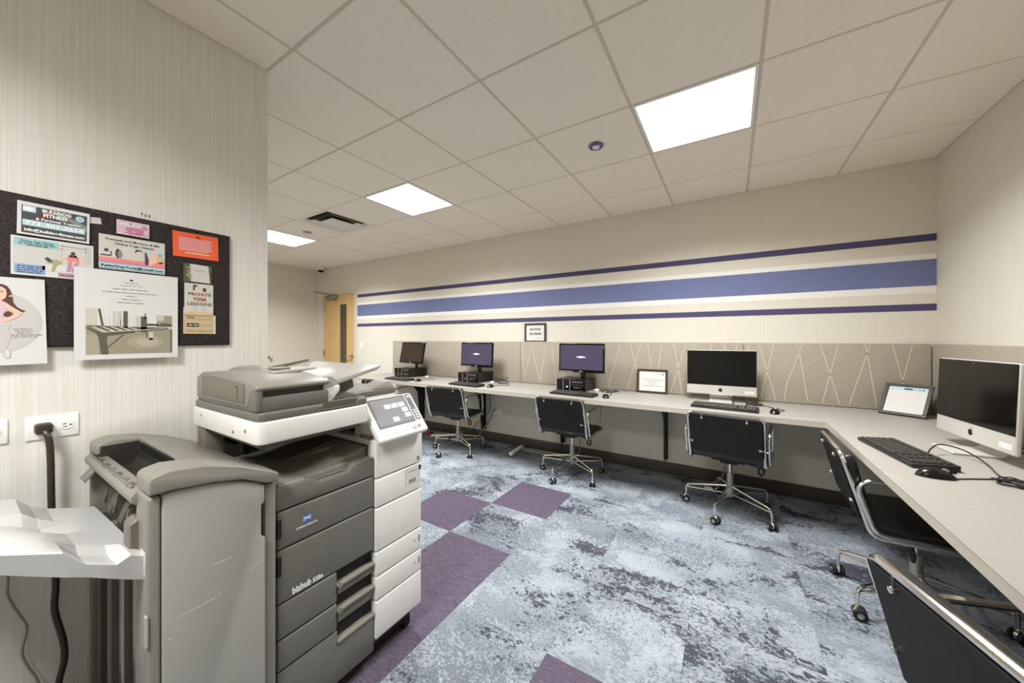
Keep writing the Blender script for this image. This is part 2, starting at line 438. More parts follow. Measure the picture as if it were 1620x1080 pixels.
def wall(name, lo, hi, m):
    b = MB(); b.box(lo, hi, m); return struct(b.build(name, smooth=0))
DX0, DX1, DZ = -6.60, -5.655, 2.155
b = MB()
b.box((DX1+.05, YB, -.012), (XR+.15, YB+.15, ZC+.1), 'wall_paint'); b.box((XE-.15, YB, -.012), (DX0-.05, YB+.15, ZC+.1), 'wall_paint')
b.box((DX0-.05, YB, DZ+.04), (DX1+.05, YB+.15, ZC+.1), 'wall_paint')
wall_back = struct(b.build('wall_back', smooth=0))
wall('wall_right', (XR, YF, -.012), (XR+.15, YB, ZC+.1), 'wall_right')
wall('wall_left', (XL-.16, YF, -.012), (XL, YI, ZC+.1), 'wallpaper')
wall('wall_end', (XE-.15, YI, -.012), (XE, YB, ZC+.1), 'wall_paint')
wall('wall_inner', (XE-.15, YI-.16, -.012), (XL-.16, YI, ZC+.1), 'wall_paint')
wall('wall_front', (XL-.16, YF-.15, -.012), (XR+.15, YF, ZC+.1), 'wall_paint')
# painted bands on the back wall
for nm, z0, z1, m, lab in [('painted_stripe', 2.064, 2.116, 'navy', 'navy stripe along the top'), ('painted_stripe', 1.931, 1.972, 'white_stripe', 'white stripe above the blue band'),
                           ('painted_stripe', 1.736, 1.931, 'blue', 'broad blue band'), ('painted_stripe', 1.682, 1.736, 'white_stripe', 'white stripe below the blue band'), ('painted_stripe', 1.553, 1.604, 'navy', 'navy stripe along the bottom')]:
    b = MB(); b.box((-5.57, YB-.0015, z0), (XR-.002, YB+.01, z1), m); o = b.build(nm, wall_back, smooth=0); o['label'] = lab
def base(name, lo, hi):
    b = MB(); b.box(lo, hi, 'rubber', .004, 2); b.box((lo[0], lo[1], 0), (hi[0], hi[1], .008), 'rubber'); return struct(b.build(name))
base('baseboard_back', (DX1+.06, YB-.012, 0), (XR, YB, .115))
base('baseboard_right', (XR-.012, YF, 0), (XR, YB-.012, .115))
base('baseboard_left', (XL, YF, 0), (XL+.012, YI, .115))
base('baseboard_end', (XE, YI, 0), (XE+.012, YB-.02, .115))
base('baseboard_inner', (XE+.012, YI, 0), (XL-.16, YI+.012, .115))

# suspended ceiling: slab, grid bars, lay-in tiles
b = MB(); b.box((XE-.15, YF-.15, ZC+.03), (XR+.15, YB+.15, ZC+.15), 'grid'); ceiling = struct(b.build('ceiling', smooth=0))
LIGHTS = [(0, 0), (-4, 0), (-8, 0), (-1, -5)]
VENT = (-6, 0)
pan_me = {}
def ceil_panel(x0, y0, x1, y1):
    w_, d_ = x1-x0, y1-y0; key = (round(w_, 3), round(d_, 3))
    if key not in pan_me:
        b = MB(); b.box((-w_/2+.0075, -d_/2+.0075, -.006), (w_/2-.0075, d_/2-.0075, .015), 'ceil', .004, 1); o = b.build('ceiling_panel', ceiling, smooth=0); pan_me[key] = o.data
    else:
        o = bpy.data.objects.new('ceiling_panel', pan_me[key]); COL.objects.link(o); o.parent = ceiling
    o.location = ((x0+x1)/2, (y0+y1)/2, ZC)
for i in range(-11, 4):
    for j in range(-8, 4):
        x0, y0 = GX+i*T, GY+j*T; x1, y1 = x0+T, y0+T
        if (i, j) in LIGHTS or (i, j) == VENT: continue
        x0, x1, y0, y1 = max(x0, XE), min(x1, XR), max(y0, YF), min(y1, YB)
        if x0 < XL:
            if y1 < YI+.03: 
                if x1 > XL+.03: x0 = XL
                else: continue
            elif y0 < YI and x1 <= XL+.02: y0 = YI
        if x1-x0 < .03 or y1-y0 < .03: continue
        ceil_panel(x0, y0, x1, y1)
for i in range(-10, 4):
    x = GX+i*T
    if XE+.03 < x < XR-.03:
        b = MB(); b.box((x-.0075, (YF if x > XL else YI), ZC), (x+.0075, YB, ZC+.03), 'grid'); b.build('grid_bar', ceiling, smooth=0)
for j in range(-7, 4):
    y = GY+j*T
    if y < YB-.03 and y > YF:
        b = MB(); b.box((XE if y > YI else XL, y-.0075, ZC+.0003), (XR, y+.0075, ZC+.03), 'grid'); b.build('grid_bar', ceiling, smooth=0)
# slim wall angle where ceiling meets the walls
for lo, hi in [((XE, YB-.022, ZC-.002), (XR, YB, ZC+.0)), ((XR-.022, YF, ZC-.002), (XR, YB-.022, ZC)), ((XL, YF, ZC-.002), (XL+.022, YI+.022, ZC)), ((XE, YI+.022, ZC-.002), (XE+.022, YB-.022, ZC))]:
    b = MB(); b.box(lo, hi, 'grid'); b.build('wall_angle', ceiling, smooth=0)

LAB = ['ceiling light panel nearest the right wall, the largest in view', 'middle ceiling light panel, above the copier', 'farthest ceiling light panel, cut off by the printer wall', 'ceiling light panel overhead behind the viewer']
for k, (i, j) in enumerate(LIGHTS):
    x0, y0 = GX+i*T, GY+j*T
    t = thing('ceiling_light', LAB[k], 'ceiling light', (x0+T/2, y0+T/2, ZC), group='ceiling light panels')
    h = T/2-.008; b = MB()
    for lo, hi in [((-h, -h), (h, -h+.016)), ((-h, h-.016), (h, h)), ((-h, -h+.016), (-h+.016, h-.016)), ((h-.016, -h+.016), (h, h-.016))]:
        b.box((*lo, -.008), (*hi, .03), 'lamp_frame', .002, 1)
    b.build('frame', t)
    b = MB(); b.box((-h+.016, -h+.016, -.002), (h-.016, h-.016, .02), 'lamp'); b.build('diffuser', t, smooth=0)
    ld = bpy.data.lights.new('panel_light', 'AREA'); ld.shape = 'SQUARE'; ld.size = .56; ld.energy = PANEL_W; ld.spread = SPREAD; ld.color = (.975, 1.0, 1.015)
    lo_ = bpy.data.objects.new('panel_light', ld); COL.objects.link(lo_); lo_.parent = t; lo_.location = (0, 0, -.004)
# ceiling diffuser vent
x0, y0 = GX+VENT[0]*T, GY+VENT[1]*T
t = thing('air_vent', 'square stepped ceiling air diffuser near the farthest light', 'vent', (x0+T/2, y0+T/2, ZC))
h = T/2-.008
b = MB()
for lo, hi in [((-h, -h), (h, -h+.03)), ((-h, h-.03), (h, h)), ((-h, -h+.03), (-h+.03, h-.03)), ((h-.03, -h+.03), (h, h-.03))]: b.box((*lo, -.004), (*hi, .02), 'ceil', .003, 1)
b.build('vent_frame', t)
def cone(ro, zo, ri, zi, m):
    b = MB(); q = [(1, 1), (-1, 1), (-1, -1), (1, -1)]
    for a, c in zip(q, q[1:]+q[:1]):
        b.face([(a[0]*ro, a[1]*ro, zo), (c[0]*ro, c[1]*ro, zo), (c[0]*ri, c[1]*ri, zi), (a[0]*ri, a[1]*ri, zi)], m)
        b.face([(a[0]*ri, a[1]*ri, zi+.003), (c[0]*ri, c[1]*ri, zi+.003), (c[0]*ro, c[1]*ro, zo+.003), (a[0]*ro, a[1]*ro, zo+.003)], m)
    return b
cone(.272, .0, .236, .026, 'white_metal').build('vent_throat', t, smooth=0)
cone(.212, -.008, .172, .02, 'white_metal').build('vent_ring', t, smooth=0)
b = MB(); b.box((-.135, -.135, -.014), (.135, .135, -.008), 'white_metal', .002, 1); b.box((-.02, -.02, -.006), (.02, .02, .027), 'grid'); b.build('centre_plate', t, smooth=0)
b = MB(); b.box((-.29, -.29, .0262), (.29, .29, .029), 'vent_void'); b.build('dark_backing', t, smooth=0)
# ceiling fittings
t = thing('occupancy_sensor', 'round blue rimmed ceiling sensor left of the big light panel', 'sensor', (-.782, 2.343, ZC-.006))
b = MB(); b.lathe([(.0, -.002), (.046, -.002), (.05, -.008), (.046, -.014), (.034, -.016), (.03, -.012), (.0, -.012)], mat('blue_rim', (92, 96, 140), .25, .6)); b.build('rim', t)
b = MB(); b.sph((0, 0, -.014), .027, 'white_metal', 14, (1, 1, .35)); b.build('lens', t)
t = thing('smoke_detector', 'small flat grey disc on the ceiling beside the farthest light', 'detector', (-4.464, 2.362, ZC-.006))
b = MB(); b.lathe([(.0, 0), (.05, 0), (.05, -.008), (.04, -.013), (0, -.013)], 'steel'); b.build('cover', t)
b = MB(); b.cyl((0, 0, -.012), (0, 0, -.016), .02, 'grid', n=14); b.build('cap', t)
t = thing('dome_camera', 'small white dome camera in the far ceiling corner above the door', 'camera', (-6.52, 3.70, ZC-.006))
b = MB(); b.lathe([(0, 0), (.075, 0), (.08, -.02), (.074, -.048), (.0, -.048)], 'white_metal'); b.build('housing', t)
b = MB(); b.sph((0, 0, -.047), .055, 'gloss_black', 16, (1, 1, .75)); b.build('dome', t)

# door in the back wall
dr = bpy.data.objects.new('door_1', None); COL.objects.link(dr); dr['kind'] = 'structure'; dr['label'] = 'maple door with narrow dark window in the far corner'
dr.location = ((DX0+DX1)/2, YB, 0); dx, dw = 0, (DX1-DX0)/2
b = MB()
for lo, hi in [((-dw-.055, -.012, 0), (-dw, .13, DZ+.05)), ((dw, -.012, 0), (dw+.055, .13, DZ+.05)), ((-dw, -.012, DZ), (dw, .13, DZ+.05))]: b.box(lo, hi, 'frame_paint', .004, 1)
b.build('door_frame', dr)
wx0, wx1 = -6.105-dr.location.x, -5.872-dr.location.x
b = MB()
b.box((-dw+.003, 0, .006), (wx0, .045, DZ-.003), 'maple'); b.box((wx1, 0, .006), (dw-.003, .045, DZ-.003), 'maple')
b.box((wx0, 0, 1.98), (wx1, .045, DZ-.003), 'maple'); b.box((wx0, 0, .006), (wx1, .045, .72), 'maple'); leaf = b.build('door_leaf', dr, smooth=0)
b = MB(); b.box((wx0, .014, .72), (wx1, .024, 1.98), 'door_glass'); b.build('door_glass', dr, smooth=0)
b = MB()
for lo, hi in [((wx0-.006, -.004, .714), (wx0+.012, .014, 1.986)), ((wx1-.012, -.004, .714), (wx1+.006, .014, 1.986)), ((wx0+.012, -.004, 1.968), (wx1-.012, .014, 1.986)), ((wx0+.012, -.004, .714), (wx1-.012, .014, .732))]: b.box(lo, hi, 'maple', .002, 1)
b.build('glazing_bead', dr)
hx = -5.72-dr.location.x
b = MB(); b.cyl((hx, 0, 1.03), (hx, -.012, 1.03), .034, 'steel', n=18, bev=.003); b.tube(fillet([(hx, -.01, 1.03), (hx, -.06, 1.03), (hx-.125, -.06, 1.022)], .015), .0095, 'steel', 10); b.build('lever_handle', dr)
b = MB(); b.box((dw-.004, -.006, .98), (dw+.02, .01, 1.08), 'steel', .002, 1); b.build('strike_plate', dr)
for z in (1.92, 1.07, .25):
    b = MB(); b.cyl((-dw, -.009, z-.055), (-dw, -.009, z+.055), .009, 'steel', n=10); b.box((-dw-.002, -.004, z-.05), (-dw+.02, .004, z+.05), 'steel'); b.build('hinge', dr)
cx = -6.30-dr.location.x
b = MB(); b.box((cx-.17, -.06, 2.085), (cx+.15, 0, 2.14), 'steel', .006, 2); b.box((cx-.15, -.055, 2.06), (cx+.11, -.005, 2.086), 'grey_mid', .004, 1)
b.tube(fillet([(cx, -.035, 2.14), (cx, -.035, 2.158), (cx+.06, -.34, 2.172), (cx-.03, -.36, 2.172), (cx-.14, -.02, 2.178)], .01), .008, 'steel', 8); b.build('door_closer', dr)

# small chrome wall bumper on the end wall
t = thing('wall_bumper', 'small chrome bumper knob on the far wall just past the printer wall edge', 'bumper', (XE, 2.99, 1.016))
b = MB(); b.cyl((0, 0, 0), (.008, 0, 0), .034, 'steel', n=16, bev=.002); b.build('rose', t)
b = MB(); b.cyl((.008, 0, 0), (.05, 0, 0), .012, 'chrome', n=12); b.sph((.058, 0, 0), .024, 'chrome', 12, (.7, 1, 1)); b.build('knob', t)

# ================================================================== TACKABLE FABRIC PANELS
LINES = [[(-2.289, 1.277), (-2.343, .831)], [(-2.204, 1.277), (-2.159, .842)], [(-2.063, 1.266), (-2.167, .855)], [(-2.056, 1.208), (-1.948, .811)], [(-1.87, 1.28), (-1.948, .856)], [(-1.794, 1.262), (-1.733, .82)],
 [(-1.58, 1.3), (-1.66, .82)], [(-1.5, 1.3), (-1.41, .82)], [(-1.3, 1.3), (-1.38, .82)], [(-1.22, 1.3), (-1.10, .82)],
 [(-.991, 1.3), (-1.12, .83)], [(-.893, 1.3), (-.845, 1.098), (-.76, .82)], [(-.782, 1.3), (-.925, .819)], [(-.721, 1.3), (-.65, .82)], [(-.581, 1.3), (-.655, .82)],
 [(-.475, 1.3), (-.4, .811)], [(-.367, 1.3), (-.504, .82)], [(-.303, 1.3), (-.22, .82)], [(-.155, 1.3), (-.2, .82)], [(-.058, 1.3), (.05, .82)], [(.054, 1.3), (-.08, .82)],
 [(.13, 1.3), (.16, .82)], [(.21, 1.3), (.329, .823)], [(.313, 1.3), (.223, .822)], [(.477, 1.3), (.489, 1.221), (.543, .827)], [(.507, 1.3), (.405, .965), (.386, .829)],
 [(.622, 1.3), (.739, .822)], [(.73, 1.3), (.632, .812)], [(.888, 1.3), (.951, .831)], [(.915, 1.3), (.796, .828)], [(1.037, 1.3), (1.13, .82)], [(1.141, 1.3), (1.05, .82)],
 [(-2.62, 1.3), (-2.52, .82)], [(-2.45, 1.3), (-2.56, .82)], [(-2.95, 1.3), (-3.06, .82)], [(-3.2, 1.3), (-3.1, .82)], [(-3.55, 1.3), (-3.66, .82)], [(-3.9, 1.3), (-3.8, .82)]]
PZ0, PZ1, PY = .803, 1.309, 3.772
for x0, x1, lab in [(-4.6, -2.226, 'taupe fabric pinboard behind the two farthest monitors'), (-2.226, .098, 'taupe fabric pinboard with pale zigzag lines behind the middle of the desk'), (.098, 1.238, 'taupe fabric pinboard with zigzag lines in the back right corner')]:
    b = MB(); b.box((x0+.0015, PY, PZ0), (x1-.0015, YB, PZ1), 'fabric', .006, 2); p = tag(b.build('pinboard', smooth=30), lab, 'pinboard', 'fabric pinboards')
    b = MB(); faint = x1 < -2
    for L_ in LINES:
        if faint or not all(x0+.005 < q[0] < x1-.005 for q in L_): continue
        for (xa, za), (xb, zb) in zip(L_, L_[1:]):
            ww = .0028; b.face([(xa-ww, PY-.0006, za), (xb-ww, PY-.0006, zb), (xb+ww, PY-.0006, zb), (xa+ww, PY-.0006, za)], 'thread')
    if len(b.bm.faces): b.build('line_pattern', p, smooth=0)
    else: b.bm.free()
for y0, y1, lab in [(2.1, PY, 'plain fabric pinboard on the right wall behind the corner computer'), (.4, 2.1, 'plain fabric pinboard on the right wall near the viewer')]:
    b = MB(); b.box((XR-.037, y0+.0015, PZ0), (XR, y1-.0015, PZ1), 'fabric', .006, 2); tag(b.build('pinboard', smooth=30), lab, 'pinboard', 'fabric pinboards')

# ================================================================== DESK
DZT, DTH, DFY, DFX, DXL = .80, .036, 3.025, .53, -4.6
desk = thing('corner_desk', 'long pale laminate corner desk fixed along back and right walls', 'desk', (DXL, YB, 0))
D0 = -Vector(desk.location)
b = MB(); b.X = Matrix.Translation(D0)
Lp = [(DXL, DFY), (DFX-.0, DFY), (DFX, -.3), (XR, -.3), (XR, YB), (DXL, YB)]
b.prism(Lp, DZT-.004, DZT, 'laminate', 'z'); b.prism([(x, y) for x, y in Lp], DZT-DTH, DZT-.004, 'lam_edge', 'z')
b.build('worktop', desk, smooth=0)
def bracket(M4):
    b = MB(); b.X = Matrix.Translation(D0) @ M4
    prof = [(0, .14), (0, .763), (-.56, .763), (-.56, .735), (-.24, .68), (-.13, .56), (-.075, .14)]
    b.prism(prof, -.004, .004, 'black_steel', 'x'); b.box((-.02, -.012, .14), (.02, 0, .763), 'black_steel', .001, 1); o = b.build('support_bracket', desk, smooth=0)
    for z in (.2, .33, .45, .56, .66, .73):
        s_ = MB(); s_.X = b.X; s_.cyl((.004, -.03, z), (.008, -.03, z), .008, 'steel', n=8); s_.build('bolt', o, smooth=0)
for x in (-3.94, -2.80, -1.66, -.553): bracket(Matrix.Translation((x, YB, 0)))
for y in (2.0, 0.6): bracket(Matrix.Translation((XR, y, 0)) @ Matrix.Rotation(R(-90), 4, 'Z'))

# ================================================================== CHAIRS
def caster_mb():
    b = MB(); b.cyl((0, 0, .105), (0, 0, .04), .0075, 'chrome', n=10); b.cyl((0, 0, .062), (0, 0, .05), .011, 'chrome', n=10)
    b.sph((.006, 0, .034), .024, 'chrome', 12, (1, .62, 1))
    for s_ in (-1, 1):
        b.cyl((.008, s_*.011, .0275), (.008, s_*.027, .0275), .0275, 'matt_black', n=18, bev=.004); b.cyl((.008, s_*.027, .0275), (.008, s_*.029, .0275), .013, 'chrome', n=12)
    return b
def make_chair(label):
    t = thing('swivel_chair', label, 'chair', group='swivel chairs at the desk')
    SW, BW = .236, .238
    # side profile of the upholstered shell: seat runs back, curves up into the back
    seat_p = fillet([(0, .215, .448), (0, .15, .470), (0, -.155, .455), (0, -.205, .56)], .06, 6)
    seat_p = [(p[1], p[2]) for p in seat_p]
    b = MB(); b.sweep(seat_p, .045, -SW, SW, 'leather', .014, 3); b.build('seat', t)
    b = MB(); b.sweep([(-.196, .545), (-.230, .66), (-.256, .792)], .046, -SW, SW, 'leather', .014, 3); b.build('backrest', t)
    b = MB(); b.prism([(-.213, .497), (-.220, .497), (-.297, .79), (-.289, .79)], -BW+.012, BW-.012, 'board', 'x', .003, 1); b.build('back_board', t)
    tp = fillet([(BW, .21, .432), (BW, -.178, .428), (BW, -.287, .802), (-BW, -.287, .802), (-BW, -.178, .428), (-BW, .21, .432)], .05, 7)
    b = MB(); b.tube(tp, .0105, 'chrome', 10); b.cyl((-BW, .21, .432), (BW, .21, .432), .008, 'chrome', n=8); b.build('tube_frame', t)
    for s_ in (-1, 1):
        x = s_*(BW+.024)
        ap = fillet([(x, -.172, .452), (x, -.245, .688), (x, .14, .70), (x, .165, .452)], .05, 6, True)
        b = MB(); b.tube(ap, .010, 'chrome', 10, True)
        for q in [(-.205, .56), (.16, .46)]: b.cyl((x, q[0], q[1]), (s_*BW, q[0], q[1]-(.03 if q[0] > 0 else 0)), .006, 'chrome', n=8)
        b.build('armrest', t)
    for q in [(-.14, .765), (.14, .765), (-.212, .575), (.212, .575)]:
        y = -.210-(q[1]-.475)*.2635-.004; s_ = MB()
        s_.cyl((q[0], y+.006, q[1]), (q[0], y-.012, q[1]), .0085, 'chrome', n=10, bev=.002)
        if q[1] > .7: s_.cyl((q[0], y-.005, q[1]), (q[0], y-.004, q[1]+.03), .004, 'chrome', n=6)
        else: s_.cyl((q[0], y-.005, q[1]), (q[0]+math.copysign(.025, q[0]), y-.005, q[1]), .004, 'chrome', n=6)
        s_.build('back_clip', t)
    b = MB(); b.box((-.11, -.10, .414), (.11, .13, .432), 'matt_black', .004, 1); b.box((-.06, -.06, .385), (.06, .07, .414), 'matt_black', .008, 2); b.build('seat_plate', t)
    b = MB(); b.tube([(.05, .0, .405), (.16, -.03, .40), (.195, -.04, .39)], .005, 'matt_black', 6); b.tube(spline([(.2, -.04, .40), (.222, -.04, .378), (.21, -.04, .345), (.188, -.04, .36)], 5, True), .007, 'matt_black', 8, True); b.build('tilt_lever', t)
    b = MB(); b.cyl((0, 0, .29), (0, 0, .40), .0145, 'chrome', n=16); b.build('gas_shaft', t)
    b = MB(); b.cyl((0, 0, .125), (0, 0, .298), .024, 'post_grey', n=20, bev=.003); b.cyl((0, 0, .112), (0, 0, .215), .0275, 'post_grey', n=20, bev=.003); b.build('post_sleeve', t)
    for o in t.children: o.location.y = 0 if o.name.split('.')[0] in ('gas_shaft', 'post_sleeve') else -.03
    leg_me = cas_me = None
    for k in range(5):
        if leg_me is None:
            b = MB(); b.tube(fillet([(.02, 0, .192), (.272, 0, .150), (.306, 0, .138), (.310, 0, .088)], .03, 5), .0088, 'chrome', 8); b.tube([(.02, 0, .132), (.297, 0, .122)], .0062, 'chrome', 8)
            lg = b.build('leg', t); leg_me = lg.data
        else:
            lg = bpy.data.objects.new('leg', leg_me); COL.objects.link(lg); lg.parent = t
        lg.rotation_euler.z = R(90+72*k)
        if cas_me is None: cs = caster_mb().build('caster', lg); cas_me = cs.data
        else: cs = bpy.data.objects.new('caster', cas_me); COL.objects.link(cs); cs.parent = lg
        cs.location = (.310, 0, 0); cs.rotation_euler.z = R([20, 75, -35, 140, -80][k])
    return t
CH = [(-3.98, 3.26, 4, 0, 'swivel chair farthest left, mostly hidden behind the copier'),
      (-2.785, 3.25, 8, 192, 'swivel chair pulled up to the second monitor from the left'),
      (-1.335, 3.275, -2, 184, 'swivel chair pulled up to the third monitor, below the no food sign'),
      (-.005, 3.25, -7, 180, 'swivel chair in front of the all-in-one computer on the back wall'),
      (.770, 2.505, -91, 0, 'swivel chair at the right desk facing the corner computer'),
      (.672, 1.123, -73, 0, 'swivel chair nearest the viewer, its back cut off by the lower right corner')]
c0 = make_chair(CH[0][4]); chairs = [c0]
for k in range(1, 6): chairs.append(dup(c0))
for c, (x, y, rz, ph, lab) in zip(chairs, CH):
    c.location = (x, y, 0); c.rotation_euler.z = R(rz); c['label'] = lab
    legs = [o for o in c.children if o.name.startswith('leg')]
    for n_, l in enumerate(legs): l.rotation_euler.z = R(ph-rz+72*n_)
# ================================================================== COMPUTERS ON THE DESK
def make_pc(label, x0, y0, w_=.315, d_=.325, h=.122, lit=False):
    t = thing('desktop_computer', label, 'computer', (x0+w_/2, y0+d_/2, DZT), group='desktop computers under the monitors')
    a, c = w_/2, d_/2
    b = MB(); b.box((-a, -c+.012, .006), (a, c, h), 'plast_black', .004, 1)
    b.build('case', t)
    b = MB(); b.box((-a, -c, .006), (a, -c+.012, h), 'gloss_black', .003, 1); b.box((-a+.072, -c-.001, .01), (-a+.078, -c+.002, h-.004), 'silver'); b.box((-a+.146, -c-.001, .01), (-a+.154, -c+.002, h-.004), 'silver')
    for k in range(4): b.box((-a+.175+k*.03, -c-.0015, h-.03), (-a+.193+k*.03, -c+.001, h-.018), 'silver', .001, 1)
    b.box((-a+.17, -c-.001, .058), (a-.015, -c+.001, .074), 'plast_black')
    b.build('front_bezel', t)
    b = MB()
    for k in range(3): b.box((-a+.19+k*.022, -c-.002, .034), (-a+.202+k*.022, -c+.002, .046), 'silver', .001, 1)
    b.cyl((-a+.27, -c+.002, .04), (-a+.27, -c-.002, .04), .006, 'silver', n=10); b.build('front_ports', t)
    b = MB(); b.cyl((-a+.118, -c+.002, .045), (-a+.118, -c-.002, .045), .009, 'led' if lit else 'silver', n=12); b.build('power_button', t)
    b = MB()
    for sx in (-1, 1):
        for sy in (-1, 1): b.cyl((sx*(a-.03), sy*(c-.03), 0), (sx*(a-.03), sy*(c-.03), .006), .012, 'matt_black', n=8)
    b.build('foot', t)
    return t
make_pc('black desktop computer under the unlit monitor farthest left', -4.13, 3.42)
make_pc('black desktop computer under the second monitor from the left', -2.935, 3.42)
make_pc('black desktop computer with lit blue power button under the third monitor', -1.57, 3.42, lit=True)

def make_monitor(label, x, y, z0, w_, h, tilt, yaw, scr, txt, base_z, base_y):
    t = thing('monitor', label, 'monitor', (x, base_y, base_z), yaw, group='black monitors on desktop computers')
    b = MB(); b.lathe([(0, 0), (.125, 0), (.125, .006), (.10, .012), (.03, .016), (0, .016)], 'gloss_black', 24, Matrix.Diagonal((1, .72, 1, 1))); b.build('stand_base', t)
    hz = z0-base_z; oy = y-base_y
    b = MB(); b.prism([(-.028, .012), (.028, .012), (.024, hz+h*.45), (-.024, hz+h*.45)], .018, .038, 'plast_black', 'y', .004, 1); b.build('stand_neck', t)
    X = Matrix.Translation((0, oy, hz)) @ Matrix.Rotation(-tilt, 4, 'X')
    b = MB(); b.X = X; a = w_/2
    b.box((-a, 0, 0), (a, .022, h), 'gloss_black', .006, 2); b.box((-a*.6, .02, h*.2), (a*.6, .05, h*.8), 'plast_black', .012, 2); b.build('housing', t)
    b = MB(); b.X = X; b.box((-a+.017, -.0012, .03), (a-.017, .004, h-.017), scr); b.box((-a+.012, -.0008, .004), (-a*.35, .003, .012), 'silver') if txt else None; s_ = b.build('screen', t, smooth=0)
    if txt:
        b = MB(); b.X = X @ frame_m((0, -.0014, h*.53), (1, 0, 0), (0, 0, 1))
        b.disc(0, 0, .036, .0085, 'screen_glow', 1, 16); b.rect(-.052, -.003, .05, .003, 'screen_glow', 2); b.build('screen_message', s_, smooth=0)
    b = MB(); b.X = X; b.box((-a+.02, -.002, .01), (-a+.03, 0, .014), 'silver'); b.box((-.02, -.0012, .008), (.02, 0, .018), 'silver'); b.build('badge', t, smooth=0)
    return t
make_monitor('black monitor with unlit brown screen, farthest left', -3.86, 3.475, .995, .54, .305, R(11), R(-7), 'screen_off', False, .922, 3.56)
make_monitor('black monitor with lit purple screen, second from the left', -2.735, 3.535, .988, .515, .308, R(3), R(-2), 'screen_purple', True, .922, 3.58)
make_monitor('black monitor with lit purple screen nearest the no food sign', -1.345, 3.535, .988, .505, .308, R(2), R(0), 'screen_purple', True, .922, 3.58)

def keyboard_meshes():
    b = MB(); b.box((-.225, -.075, 0), (.225, .075, .016), 'plast_black', .005, 2); b.prism([(-.075, .016), (.075, .016), (.075, .026), (-.075, .017)], -.222, .222, 'plast_black', 'x', .002, 1)
    k = MB()
    def z(y): return .0175+(y+.075)/.15*.0085
    for r_ in range(6):
        y = .055-r_*.021-(.006 if r_ else 0)
        x = -.213
        while x < .2:
            if -.213+.286 < x < -.213+.30 or .128 < x < .140: x += .0125; continue
            w_ = .0165
            if r_ == 5 and -.14 < x < -.02: w_ = .105
            if x+w_ > .216: break
            k.cbox((x+w_/2, y, z(y)+.002), (w_-.0022, .0158, .006), 'key', .0012, 1); x += w_+.0022
    return b, k
_b, _k = keyboard_meshes()
kb0 = thing('keyboard', '', 'keyboard', group='black keyboards on the desk'); _b.build('keyboard_body', kb0); tag(_k.build('key_caps', kb0, smooth=0), kind='stuff')
def make_cord(name, parent, pts, r, m, world=True):
    b = MB()
    if parent is not None and world:
        bpy.context.view_layer.update(); b.X = parent.matrix_world.inverted()
    b.tube(spline(pts, 6), r, m, 6); return b.build(name, parent)
KB = [(-3.73, 3.17, -4, 'black keyboard in front of the farthest left computer'), (-2.62, 3.20, -5, 'black keyboard in front of the second computer from the left'),
      (-1.30, 3.22, -4, 'black keyboard behind the chair at the third monitor'), (-.045, 3.215, -5, 'black keyboard behind the chair at the back wall all-in-one computer'),
      (.690, 2.395, -81, 'black keyboard on the right desk before the corner computer')]
KBS = [kb0]+[dup(kb0) for _ in KB[1:]]
for k, (x, y, rz, lab) in zip(KBS, KB): k.location = (x, y, DZT); k.rotation_euler.z = R(rz); k['label'] = lab
# mouse
def mouse_mesh():
    b = MB(); G = []
    for i in range(13):
        v = -1+2*i/12; y = v*.058; row = []
        hw = .031*max(0.04, (1-abs(v)**2.6))**.5*(1-.12*(v > 0)*v); ht = .036*max(0.02, (1-abs(v)**2.4))**.6*(1 if v < 0 else 1-.25*v)
        for j in range(9):
            a = math.pi*j/8; row.append((hw*math.cos(a), y, .001+ht*math.sin(a)**.8))
        G.append(row)
    b.grid(G, 'mouse_black'); b.face([(g[0][0], g[0][1], .001) for g in G]+[(g[-1][0], g[-1][1], .001) for g in G[::-1]], 'matt_black'); return b
ms0 = thing('mouse', '', 'mouse', group='black computer mice on the desk'); mouse_mesh().build('mouse_shell', ms0, smooth=60)
b = MB(); b.cyl((-.004, .026, .028), (.004, .026, .028), .010, 'silver', n=12); b.build('scroll_wheel', ms0)
b = MB(); b.box((-.0006, .008, .02), (.0006, .057, .0335), 'ink'); b.build('button_split', ms0, smooth=0)
MS = [(-3.40, 3.19, 15, 'black mouse beside the farthest left keyboard'), (-2.30, 3.24, 10, 'black mouse beside the second keyboard from the left'),
      (-.985, 3.225, 25, 'black mouse to the right of the third keyboard'), (.275, 3.21, -10, 'black mouse right of the back wall all-in-one computer'),
      (.690, 2.07, -84, 'black mouse on the right desk beside the nearest keyboard')]
MSS = [ms0]+[dup(ms0) for _ in MS[1:]]
for k, (x, y, rz, lab) in zip(MSS, MS): k.location = (x, y, DZT); k.rotation_euler.z = R(rz); k['label'] = lab
z = .8035
cz = lambda l, r=.003: [(x, y, DZT+r) for x, y in l]
make_cord('mouse_cord', MSS[0], cz([(-3.42, 3.25), (-3.44, 3.32), (-3.36, 3.42), (-3.42, 3.5)]), .0028, 'plast_black')
make_cord('mouse_cord', MSS[1], cz([(-2.31, 3.30), (-2.30, 3.38), (-2.20, 3.45), (-2.28, 3.56), (-2.45, 3.6), (-2.56, 3.66)]), .0028, 'plast_black')
make_cord('mouse_cord', MSS[2], cz([(-1.01, 3.28), (-.985, 3.40), (-1.03, 3.55), (-1.0, 3.62), (-1.10, 3.68), (-1.2, 3.70)]), .0028, 'plast_black')
make_cord('mouse_cord', MSS[3], cz([(.285, 3.27), (.345, 3.345), (.29, 3.42), (.235, 3.50), (.19, 3.56), (.16, 3.62), (.19, 3.69)]), .0028, 'plast_black')
make_cord('mouse_cord', MSS[4], cz([(.75, 2.078), (.827, 2.125), (.872, 2.145), (.91, 2.12), (.96, 2.10), (1.0, 2.14)]), .0028, 'plast_black')
